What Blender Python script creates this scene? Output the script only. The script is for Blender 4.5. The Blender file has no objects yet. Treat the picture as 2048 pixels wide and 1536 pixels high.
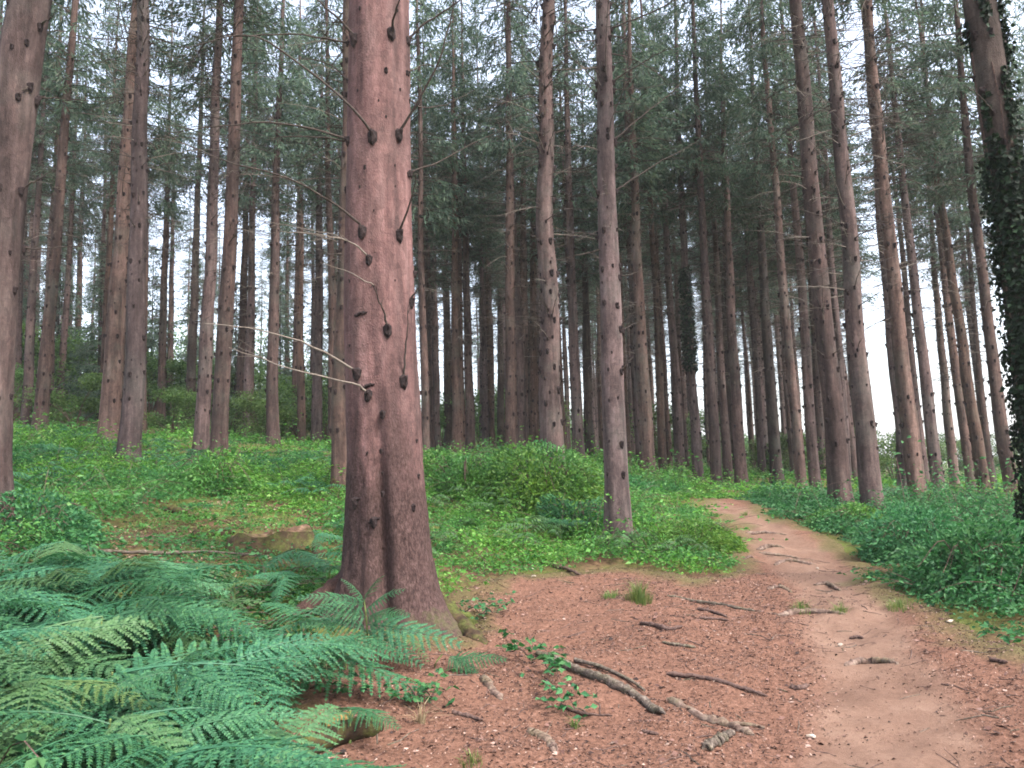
import bpy, math, random
import numpy as np
from mathutils import Vector, Matrix

random.seed(7); rng = np.random.default_rng(7)
R = math.radians
sc = bpy.context.scene
col = sc.collection

# ------------------------------------------------------------------ camera, world, sun, exposure
F = 1600.0                      # focal length in pixels of the 2048 px wide photograph
CAM = np.array([0.0, 0.0, 1.55])
PITCH = math.atan((950 - 768) / F)
ROLL = 0.030
_f = np.array([0, math.cos(PITCH), math.sin(PITCH)])
_r0 = np.array([1.0, 0, 0]); _u0 = np.cross(_r0, _f)
_r = math.cos(ROLL) * _r0 - math.sin(ROLL) * _u0
_u = math.cos(ROLL) * _u0 + math.sin(ROLL) * _r0
cam_d = bpy.data.cameras.new('camera'); cam = bpy.data.objects.new('camera', cam_d); col.objects.link(cam)
cam_d.sensor_width = 36; cam_d.lens = 36 * F / 2048; cam_d.clip_end = 6000; cam_d.clip_start = 0.05
cam.matrix_world = Matrix(((_r[0], _u[0], -_f[0], CAM[0]), (_r[1], _u[1], -_f[1], CAM[1]), (_r[2], _u[2], -_f[2], CAM[2]), (0, 0, 0, 1)))
sc.camera = cam

SUN_EL, SUN_AZ = 54.0, 128.0    # azimuth clockwise from +Y (the view direction)
w = bpy.data.worlds.new('World'); sc.world = w; w.use_nodes = True
nt = w.node_tree; nt.nodes.clear()
sky = nt.nodes.new('ShaderNodeTexSky'); sky.sky_type = 'NISHITA'; sky.sun_disc = False
sky.sun_elevation = R(SUN_EL); sky.sun_rotation = R(SUN_AZ); sky.air_density = 1.0; sky.dust_density = 4.0; sky.ozone_density = 1.0
hs = nt.nodes.new('ShaderNodeHueSaturation'); hs.inputs['Saturation'].default_value = 0.6
bg = nt.nodes.new('ShaderNodeBackground'); bg.inputs['Strength'].default_value = 0.15
wo = nt.nodes.new('ShaderNodeOutputWorld')
nt.links.new(sky.outputs[0], hs.inputs['Color']); nt.links.new(hs.outputs[0], bg.inputs[0]); nt.links.new(bg.outputs[0], wo.inputs[0])
sun_d = bpy.data.lights.new('sun', 'SUN'); sun_d.energy = 1.5; sun_d.angle = R(11); sun_d.color = (1, 0.95, 0.88)
sun = bpy.data.objects.new('sun', sun_d); col.objects.link(sun)
_sd = Vector((math.sin(R(SUN_AZ)) * math.cos(R(SUN_EL)), math.cos(R(SUN_AZ)) * math.cos(R(SUN_EL)), math.sin(R(SUN_EL))))
sun.rotation_euler = (-_sd).to_track_quat('-Z', 'Y').to_euler(); sun.location = _sd * 60

vs = sc.view_settings
sc.display_settings.display_device = 'sRGB'
vs.view_transform = 'Standard'; vs.look = 'None'; vs.gamma = 1; vs.use_curve_mapping = False
vs.exposure = 2.2
sc.render.engine = 'CYCLES'
sc.cycles.use_denoising = True
sc.cycles.max_bounces = 6; sc.cycles.diffuse_bounces = 4; sc.cycles.glossy_bounces = 2; sc.cycles.transmission_bounces = 4
sc.cycles.transparent_max_bounces = 4; sc.cycles.volume_bounces = 1
sc.cycles.sample_clamp_indirect = 8
sc.cycles.pixel_filter_type = 'BLACKMAN_HARRIS'; sc.cycles.filter_width = 1.8

# ------------------------------------------------------------------ helpers
def ray(px, py):
    d = _f + _r * ((px - 1024) / F) + _u * ((768 - py) / F)
    return d
def at(px, py, Y):
    d = ray(px, py); return CAM + d * (Y / d[1])
def to_px(p):
    v = np.asarray(p) - CAM; z = v @ _f
    return 1024 + F * (v @ _r) / z, 768 - F * (v @ _u) / z

_perm = rng.random(65536)
def _hash(ix, iy, iz):
    return _perm[(ix * 73856093 ^ iy * 19349663 ^ iz * 83492791) & 65535]
def vnoise(x, y, z=0.0):
    x, y, z = np.broadcast_arrays(np.asarray(x, float), np.asarray(y, float), np.asarray(z, float))
    ix, iy, iz = np.floor(x).astype(np.int64), np.floor(y).astype(np.int64), np.floor(z).astype(np.int64)
    fx, fy, fz = x - ix, y - iy, z - iz
    fx, fy, fz = [t * t * (3 - 2 * t) for t in (fx, fy, fz)]
    o = 0
    for a in (0, 1):
        for b in (0, 1):
            for c in (0, 1):
                o = o + _hash(ix + a, iy + b, iz + c) * (fx if a else 1 - fx) * (fy if b else 1 - fy) * (fz if c else 1 - fz)
    return o * 2 - 1

def tag(o, label=None, cat=None, group=None, kind=None):
    if label: o['label'] = label
    if cat: o['category'] = cat
    if group: o['group'] = group
    if kind: o['kind'] = kind
    return o
def emp(name, loc, label=None, cat=None, group=None):
    o = bpy.data.objects.new(name, None); col.objects.link(o); o.location = [float(t) for t in loc]
    o.empty_display_size = 0.1
    return tag(o, label, cat, group)
def link(name, me, parent=None, M=None):
    o = bpy.data.objects.new(name, me); col.objects.link(o)
    if parent: o.parent = parent
    if M is not None: o.matrix_local = M
    return o

class Geo:
    def __init__(s): s.v = []; s.q = []; s.n = 0
    def add(s, v, f, m=0):
        v = np.asarray(v, float).reshape(-1, 3); f = np.asarray(f, np.int64)
        if f.shape[1] == 3: f = np.concatenate([f, np.full((len(f), 1), -1 - s.n)], 1)
        s.v.append(v); s.q.append((f + s.n, np.full(len(f), m))); s.n += len(v); return s
    def tube(s, pts, rad, sides=6, m=0, cap=True, jit=0.0):
        pts = np.asarray(pts, float); rad = np.broadcast_to(np.asarray(rad, float), (len(pts),))
        t = np.gradient(pts, axis=0); t /= np.linalg.norm(t, axis=1)[:, None] + 1e-9
        ref = np.array([0, 0, 1.0]) if abs(t[:, 2]).mean() < 0.8 else np.array([1.0, 0, 0])
        a = np.cross(t, ref); a /= np.linalg.norm(a, axis=1)[:, None] + 1e-9
        b = np.cross(a, t)
        th = np.arange(sides) * 2 * math.pi / sides
        rr = rad[:, None] * (1 + jit * (rng.random((len(pts), sides)) - .5))
        v = pts[:, None] + rr[..., None] * (a[:, None] * np.cos(th)[None, :, None] + b[:, None] * np.sin(th)[None, :, None])
        i = np.arange(len(pts) - 1)[:, None] * sides; j = np.arange(sides)[None]
        j2 = (j + 1) % sides
        f = np.stack([i + j, i + sides + j, i + sides + j2, i + j2], -1).reshape(-1, 4)
        s.add(v, f, m)
        if cap:
            for k, p in ((0, pts[0]), (len(pts) - 1, pts[-1])):
                ring = v[k]
                tri = np.stack([np.arange(sides), (np.arange(sides) + 1) % sides, np.full(sides, sides)], 1)
                if k: tri = tri[:, ::-1]
                s.add(np.concatenate([ring, p[None]]), tri, m)
        return s
    def kites(s, base, d, nrm, L, W, m=0, bend=0.12, k=0.42):
        base = np.asarray(base, float); N = len(base)
        d = d / (np.linalg.norm(d, axis=1)[:, None] + 1e-9)
        sd = np.cross(nrm, d); sd /= np.linalg.norm(sd, axis=1)[:, None] + 1e-9
        up = np.cross(d, sd)
        L = np.broadcast_to(L, (N,))[:, None]; W = np.broadcast_to(W, (N,))[:, None]
        v = np.stack([base, base + d * L * k + sd * W / 2 + up * L * bend * .5, base + d * L - up * L * bend, base + d * L * k - sd * W / 2 + up * L * bend * .5], 1)
        f = np.arange(N * 4).reshape(N, 4)
        return s.add(v.reshape(-1, 3), f, m)
    def mesh(s, name, mats, smooth=False):
        me = bpy.data.meshes.new(name)
        if not s.v: return me
        v = np.concatenate(s.v); q = np.concatenate([a for a, _ in s.q]); mi = np.concatenate([b for _, b in s.q])
        cnt = np.where(q[:, 3] < 0, 3, 4)
        loops = q.reshape(-1); loops = loops[loops >= 0]
        start = np.concatenate([[0], np.cumsum(cnt)[:-1]])
        me.vertices.add(len(v)); me.vertices.foreach_set('co', v.astype(np.float32).ravel())
        me.loops.add(len(loops)); me.loops.foreach_set('vertex_index', loops.astype(np.int32))
        me.polygons.add(len(q)); me.polygons.foreach_set('loop_start', start.astype(np.int32))
        me.polygons.foreach_set('material_index', mi.astype(np.int32))
        me.polygons.foreach_set('use_smooth', np.full(len(q), smooth))
        for m in mats: me.materials.append(m)
        me.update(calc_edges=True); me.validate()
        return me
    def obj(s, name, mats, parent=None, smooth=False, M=None):
        if not isinstance(mats, (list, tuple)): mats = [mats]
        return link(name, s.mesh(name, mats, smooth), parent, M)

def rdir(n, zlo=-1, zhi=1):
    z = rng.uniform(zlo, zhi, n); t = rng.uniform(0, 2 * math.pi, n); r = np.sqrt(np.maximum(0, 1 - z * z))
    return np.stack([r * np.cos(t), r * np.sin(t), z], 1)
def smooth_curve(pts, n):
    pts = np.asarray(pts, float)
    if len(pts) == 2: 
        t = np.linspace(0, 1, n)[:, None]; return pts[0] * (1 - t) + pts[1] * t
    P = np.vstack([2 * pts[0] - pts[1], pts, 2 * pts[-1] - pts[-2]])
    out = []
    T = np.linspace(0, len(pts) - 1 - 1e-6, n)
    for t in T:
        i = int(t); u = t - i; a, b, c, d = P[i], P[i + 1], P[i + 2], P[i + 3]
        out.append(.5 * ((2 * b) + (c - a) * u + (2 * a - 5 * b + 4 * c - d) * u * u + (3 * b - a - 3 * c + d) * u ** 3))
    return np.array(out)

# ------------------------------------------------------------------ materials
class NT:
    def __init__(s, name):
        s.m = bpy.data.materials.new(name); s.m.use_nodes = True; s.t = s.m.node_tree; s.t.nodes.clear()
        s.out = s.n('ShaderNodeOutputMaterial')
    def n(s, k, **kw):
        x = s.t.nodes.new(k)
        for a, b in kw.items(): setattr(x, a, b)
        return x
    def l(s, a, b): s.t.links.new(a, b)
    def noise(s, vec, scale, detail=4, rough=.6, dist=0):
        x = s.n('ShaderNodeTexNoise'); x.inputs['Scale'].default_value = scale; x.inputs['Detail'].default_value = detail
        x.inputs['Roughness'].default_value = rough; x.inputs['Distortion'].default_value = dist
        s.l(vec, x.inputs['Vector']); return x.outputs['Fac']
    def ramp(s, fac, stops):
        x = s.n('ShaderNodeValToRGB'); e = x.color_ramp.elements
        while len(e) < len(stops): e.new(0.5)
        for a, (p, c) in zip(e, stops): a.position = p; a.color = (*c, 1) if len(c) == 3 else c
        s.l(fac, x.inputs[0]); return x.outputs[0]
    def mix(s, fac, a, b, typ='MIX'):
        x = s.n('ShaderNodeMix'); x.data_type = 'RGBA'; x.blend_type = typ
        for sock, v in ((x.inputs[0], fac), (x.inputs[6], a), (x.inputs[7], b)):
            if hasattr(v, 'is_output'): s.l(v, sock)
            else: sock.default_value = v if not isinstance(v, tuple) else (*v, 1)[:4]
        return x.outputs[2]
    def math(s, op, a, b=0.0, clamp=False):
        x = s.n('ShaderNodeMath', operation=op); x.use_clamp = clamp
        for sock, v in ((x.inputs[0], a), (x.inputs[1], b)):
            if hasattr(v, 'is_output'): s.l(v, sock)
            else: sock.default_value = v
        return x.outputs[0]
    def scalevec(s, vec, sc3):
        x = s.n('ShaderNodeMapping'); x.inputs['Scale'].default_value = sc3; s.l(vec, x.inputs[0]); return x.outputs[0]
    def hsv(s, c, h=.5, sat=1., v=1.):
        x = s.n('ShaderNodeHueSaturation')
        for k, val in (('Hue', h), ('Saturation', sat), ('Value', v)):
            if hasattr(val, 'is_output'): s.l(val, x.inputs[k])
            else: x.inputs[k].default_value = val
        s.l(c, x.inputs['Color']); return x.outputs[0]
    def bump(s, h, strength, dist=0.01, nrm=None):
        x = s.n('ShaderNodeBump'); x.inputs['Strength'].default_value = strength; x.inputs['Distance'].default_value = dist
        s.l(h, x.inputs['Height'])
        if nrm is not None: s.l(nrm, x.inputs['Normal'])
        return x.outputs[0]
    def principled(s, c, rough=.8, nrm=None, spec=.25):
        p = s.n('ShaderNodeBsdfPrincipled'); p.inputs['Roughness'].default_value = rough; p.inputs['Specular IOR Level'].default_value = spec
        if hasattr(c, 'is_output'): s.l(c, p.inputs['Base Color'])
        else: p.inputs['Base Color'].default_value = (*c, 1)
        if nrm is not None: s.l(nrm, p.inputs['Normal'])
        return p.outputs[0]
    def done(s, sh): s.l(sh, s.out.inputs[0]); return s.m

def bark_mat(name, dark, mid, light, algae=0.3, scale=1.0, moss=0.0, foot=None):
    k = NT(name); tc = k.n('ShaderNodeTexCoord'); v = tc.outputs['Object']
    oi = k.n('ShaderNodeObjectInfo'); rnd = oi.outputs['Random']
    va = k.n('ShaderNodeVectorMath', operation='ADD'); k.l(v, va.inputs[0])
    cx = k.n('ShaderNodeCombineXYZ'); k.l(k.math('MULTIPLY', rnd, 37.0), cx.inputs[0]); k.l(k.math('MULTIPLY', rnd, 91.0), cx.inputs[2])
    k.l(cx.outputs[0], va.inputs[1]); v = va.outputs[0]
    streak = k.noise(k.scalevec(v, (1, 1, .12)), 11 * scale, 7, .68, .25)
    fine = k.noise(k.scalevec(v, (1, 1, .45)), 60 * scale, 5, .7)
    tone = k.math('ADD', k.math('MULTIPLY', streak, .72), k.math('MULTIPLY', fine, .28))
    stain = k.noise(k.scalevec(v, (1, 1, .07)), 5 * scale, 5, .6, .2)
    c = k.ramp(tone, [(.30, dark), (.50, mid), (.70, light)])
    big = k.noise(k.scalevec(v, (1, 1, .4)), 1.9 * scale, 5, .62)
    c = k.mix(k.ramp(big, [(.40, (0, 0, 0)), (.64, (1, 1, 1))]), c, k.hsv(c, .5, .9, .55))
    c = k.mix(k.math('MULTIPLY', k.ramp(stain, [(.48, (0, 0, 0)), (.66, (1, 1, 1))]), .8), c, k.hsv(c, .5, .85, .5))
    flake = k.n('ShaderNodeTexVoronoi'); flake.inputs['Scale'].default_value = 55 * scale; flake.feature = 'DISTANCE_TO_EDGE'
    wv = k.n('ShaderNodeVectorMath', operation='ADD'); k.l(k.scalevec(v, (1, 1, .6)), wv.inputs[0])
    nz = k.n('ShaderNodeTexNoise'); nz.inputs['Scale'].default_value = 20; k.l(v, nz.inputs['Vector'])
    sv = k.n('ShaderNodeVectorMath', operation='SCALE'); k.l(nz.outputs['Color'], sv.inputs[0]); sv.inputs['Scale'].default_value = .03; k.l(sv.outputs[0], wv.inputs[1])
    k.l(wv.outputs[0], flake.inputs['Vector'])
    fl = k.ramp(flake.outputs['Distance'], [(0, (.55, .55, .55)), (.10, (1, 1, 1))])
    c = k.mix(k.math('MULTIPLY', k.ramp(k.noise(v, 4.0, 3, .6), [(.45, (0, 0, 0)), (.65, (1, 1, 1))]), .6), c, fl, 'MULTIPLY')
    pl = k.n('ShaderNodeTexVoronoi'); pl.inputs['Scale'].default_value = 26 * scale; k.l(wv.outputs[0], pl.inputs['Vector'])
    pr = k.n('ShaderNodeSeparateColor'); k.l(pl.outputs['Color'], pr.inputs[0])
    c = k.mix(.55, c, k.ramp(pr.outputs[0], [(0, (.62, .62, .62)), (.5, (.95, .95, .95)), (1, (1.25, 1.2, 1.17))]), 'MULTIPLY')
    hl = k.noise(k.scalevec(v, (.45, .45, 5)), 11 * scale, 4, .65, .4)
    c = k.mix(k.math('MULTIPLY', k.ramp(hl, [(.56, (0, 0, 0)), (.70, (1, 1, 1))]), .55), c, k.hsv(c, .5, 1, .6))
    al = k.noise(v, .9, 4, .65)
    c = k.mix(k.math('MULTIPLY', k.ramp(al, [(.5, (0, 0, 0)), (.7, (1, 1, 1))]), algae), c, (.12, .135, .11))
    sx = k.n('ShaderNodeSeparateXYZ'); k.l(tc.outputs['Object'], sx.inputs[0])
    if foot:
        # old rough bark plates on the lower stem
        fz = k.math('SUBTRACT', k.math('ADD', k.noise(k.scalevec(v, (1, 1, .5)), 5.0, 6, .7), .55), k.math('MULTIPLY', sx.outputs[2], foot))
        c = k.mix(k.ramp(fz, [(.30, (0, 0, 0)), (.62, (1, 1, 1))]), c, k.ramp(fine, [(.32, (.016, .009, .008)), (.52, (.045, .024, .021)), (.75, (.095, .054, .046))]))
    if moss:
        mz = k.math('SUBTRACT', k.math('ADD', k.noise(v, 4.0, 6, .75), .0), k.math('MULTIPLY', sx.outputs[2], .9))
        c = k.mix(k.math('MULTIPLY', k.ramp(mz, [(.50, (0, 0, 0)), (.62, (1, 1, 1))]), moss), c, (.06, .068, .02))
    c = k.hsv(c, k.math('ADD', .487, k.math('MULTIPLY', rnd, .03)), k.math('ADD', .68, k.math('MULTIPLY', rnd, .45)), k.math('ADD', .68, k.math('MULTIPLY', k.math('FRACT', k.math('MULTIPLY', rnd, 7.31)), .55)))
    h = k.math('ADD', k.math('MULTIPLY', tone, 1.3), k.math('ADD', k.math('MULTIPLY', flake.outputs['Distance'], .8), k.math('ADD', k.math('MULTIPLY', hl, .2), k.math('MULTIPLY', pr.outputs[0], .25))))
    return k.done(k.principled(c, .92, k.bump(h, .55, .014), .12))
M_BARK = bark_mat('spruce_bark', (.036, .0215, .0195), (.104, .063, .056), (.19, .124, .11), .25, 1.0, .5)
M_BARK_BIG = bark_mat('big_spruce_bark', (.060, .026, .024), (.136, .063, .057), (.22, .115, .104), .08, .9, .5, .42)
M_BARK_DARK = bark_mat('dark_bark', (.028, .020, .018), (.06, .042, .037), (.11, .08, .068), .3)

def plain_wood(name, a, b, c2, sc_=22, along=(1, 1, 1), moss=0.0):
    k = NT(name); tc = k.n('ShaderNodeTexCoord'); v = tc.outputs['Object']
    n1 = k.noise(k.scalevec(v, along), sc_, 6, .7, .4)
    c = k.ramp(n1, [(.3, a), (.5, b), (.72, c2)])
    if moss:
        c = k.mix(k.math('MULTIPLY', k.ramp(k.noise(v, 6, 6, .75), [(.45, (0, 0, 0)), (.6, (1, 1, 1))]), moss), c, k.ramp(k.noise(v, 45, 5, .75), [(.3, (.012, .016, .004)), (.5, (.05, .06, .014)), (.7, (.10, .115, .03))]))
    return k.done(k.principled(c, .9, k.bump(n1, .9, .012), .15))
M_KNOT = plain_wood('knot_wood', (.010, .007, .007), (.018, .012, .012), (.04, .027, .025), 40)
M_TWIG = plain_wood('dead_twig', (.026, .02, .018), (.048, .037, .032), (.085, .068, .058), 30)
M_TWIG_PALE = plain_wood('pale_twig', (.08, .066, .056), (.14, .115, .098), (.22, .185, .155), 30)
M_GREYWOOD = plain_wood('weathered_wood', (.022, .016, .013), (.085, .066, .055), (.22, .18, .15), 46, moss=.3)
M_ROOT = plain_wood('root_wood', (.05, .032, .026), (.12, .08, .065), (.21, .16, .135), 24, moss=.3)
M_STICK = plain_wood('dark_stick', (.035, .022, .02), (.075, .047, .04), (.13, .085, .07), 30)
M_STUMP = plain_wood('mossy_stump', (.012, .008, .006), (.035, .022, .013), (.085, .058, .032), 14, moss=.85)
M_CUT = plain_wood('cut_wood', (.03, .017, .011), (.075, .043, .028), (.2, .13, .085), 14, moss=.6)
M_YELLOWWOOD = plain_wood('split_wood', (.10, .05, .02), (.26, .15, .05), (.40, .26, .10), 16, (.3, 1, 1))

def leaf_mat(name, stops, trans=.35, rough=.5, spec=.3, vary=0.35, nscale=.5, patch=None, tint=False):
    k = NT(name); g = k.n('ShaderNodeNewGeometry'); tc = k.n('ShaderNodeTexCoord'); oi = k.n('ShaderNodeObjectInfo')
    ri = g.outputs['Random Per Island']
    c = k.ramp(ri, stops)
    nz = k.noise(g.outputs['Position'], nscale, 3, .6)
    c = k.hsv(c, .5, 1, k.math('ADD', 1 - vary, k.math('MULTIPLY', nz, 2 * vary)))
    c = k.hsv(c, k.math('ADD', .488, k.math('MULTIPLY', oi.outputs['Random'], .024)), 1, k.math('ADD', .85, k.math('MULTIPLY', oi.outputs['Random'], .3)))
    if tint: c = k.mix(k.ramp(k.math('FRACT', k.math('MULTIPLY', oi.outputs['Random'], 5.7)), [(.78, (0, 0, 0)), (.9, (.4, .4, .4)), (.97, (.45, .45, .45)), (1, (.9, .9, .9))]), c, (.10, .15, .045))
    if patch:
        pz = k.noise(g.outputs['Position'], .35, 3, .6)
        c = k.mix(k.ramp(pz, [(.45, (0, 0, 0)), (.62, (1, 1, 1))]), c, k.ramp(ri, patch))
    p = k.principled(c, rough, None, spec)
    t = k.n('ShaderNodeBsdfTranslucent'); k.l(k.hsv(c, .48, 1.1, 1.1), t.inputs[0])
    mx = k.n('ShaderNodeMixShader'); mx.inputs[0].default_value = trans; k.l(p, mx.inputs[1]); k.l(t.outputs[0], mx.inputs[2])
    return k.done(mx.outputs[0])
M_NEEDLE = leaf_mat('spruce_needles', [(0, (.036, .064, .047)), (.5, (.062, .10, .07)), (.85, (.095, .142, .092)), (1, (.12, .13, .10))], .45, .6, .2)
M_FERN = leaf_mat('bracken_leaf', [(0, (.021, .08, .04)), (.6, (.035, .125, .06)), (1, (.068, .175, .07))], .36, .5, .28, .4, 1.6, tint=True)
M_UNDER = leaf_mat('undergrowth_leaf', [(0, (.032, .10, .02)), (.5, (.074, .20, .034)), (.85, (.13, .29, .05)), (1, (.22, .35, .11))], .45, .55, .2, .3, .8,
                   patch=[(0, (.024, .09, .035)), (.7, (.046, .17, .055)), (1, (.11, .27, .11))])
M_BRAMBLE = leaf_mat('bramble_leaf', [(0, (.018, .066, .028)), (.6, (.038, .135, .048)), (1, (.085, .21, .08))], .4, .55, .18, .3, 1.0)
M_SHRUB = leaf_mat('shrub_leaf', [(0, (.03, .07, .022)), (.5, (.06, .13, .035)), (1, (.12, .20, .055))], .45, .5, .3, .35, .4)
M_IVY = leaf_mat('ivy_leaf', [(0, (.005, .010, .006)), (.7, (.009, .02, .010)), (1, (.02, .042, .018))], .12, .6, .12, .3, 1.5)
M_GRASS = leaf_mat('grass_blade', [(0, (.06, .12, .03)), (.6, (.10, .17, .045)), (1, (.19, .23, .08))], .4, .5, .3, .2, 2)
M_STRAW = leaf_mat('dry_straw', [(0, (.20, .15, .08)), (1, (.38, .32, .20))], .3, .7, .2, .2, 2)
M_LITTER = leaf_mat('leaf_litter', [(0, (.014, .009, .008)), (.3, (.045, .025, .019)), (.6, (.115, .062, .046)), (.88, (.21, .13, .10)), (1, (.34, .25, .2))], .05, .75, .2, .25, 1.5)
M_STALK = plain_wood('fern_stalk', (.07, .10, .03), (.12, .16, .05), (.20, .22, .09), 20)

def ground_mat():
    k = NT('forest_floor'); g = k.n('ShaderNodeNewGeometry'); v = g.outputs['Position']
    n1 = k.noise(v, 14, 8, .75); n2 = k.noise(v, .9, 5, .65); n3 = k.noise(v, 60, 4, .7)
    brown = k.ramp(n1, [(.3, (.028, .018, .012)), (.5, (.085, .05, .03)), (.7, (.16, .098, .055))])
    moss = k.ramp(n3, [(.3, (.035, .05, .012)), (.55, (.085, .10, .026)), (.75, (.15, .155, .05))])
    c = k.mix(k.ramp(n2, [(.40, (0, 0, 0)), (.58, (1, 1, 1))]), brown, moss)
    h = k.math('ADD', n1, k.math('MULTIPLY', n3, .4))
    return k.done(k.principled(c, .95, k.bump(h, .8, .03), .1))
def path_mat():
    k = NT('needle_litter_path'); g = k.n('ShaderNodeNewGeometry'); v = g.outputs['Position']
    at_ = k.n('ShaderNodeAttribute'); at_.attribute_name = 'trail'; tr = at_.outputs['Fac']
    n1 = k.noise(v, 30, 8, .78); n2 = k.noise(v, 2.2, 6, .7); n3 = k.noise(v, 130, 3, .7)
    litter = k.ramp(n1, [(.30, (.024, .012, .009)), (.43, (.086, .042, .028)), (.56, (.145, .074, .051)), (.75, (.225, .132, .098))])
    soil = k.ramp(k.math('ADD', k.math('MULTIPLY', n2, .6), k.math('MULTIPLY', n1, .4)), [(.3, (.082, .046, .032)), (.5, (.138, .082, .059)), (.72, (.2, .13, .097))])
    tf = k.math('ADD', tr, k.math('MULTIPLY', k.math('SUBTRACT', n2, .5), 1.1))
    c = k.mix(k.ramp(tf, [(.12, (0, 0, 0)), (.95, (1, 1, 1))]), litter, soil)
    c = k.mix(k.ramp(n3, [(.55, (0, 0, 0)), (.75, (1, 1, 1))]), c, k.hsv(c, .5, 1, .7))
    a2 = k.n('ShaderNodeAttribute'); a2.attribute_name = 'edge'
    ef = k.math('ADD', a2.outputs['Fac'], k.math('MULTIPLY', k.math('SUBTRACT', n2, .5), 1.0))
    c = k.mix(k.math('MULTIPLY', k.ramp(ef, [(.45, (0, 0, 0)), (.85, (1, 1, 1))]), .75), c, k.ramp(n1, [(.3, (.032, .034, .012)), (.6, (.085, .082, .03))]))
    h = k.math('ADD', n1, k.math('MULTIPLY', n3, .4))
    return k.done(k.principled(c, .92, k.bump(h, .7, .02), .15))
M_GROUND = ground_mat(); M_PATH = path_mat()

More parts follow.
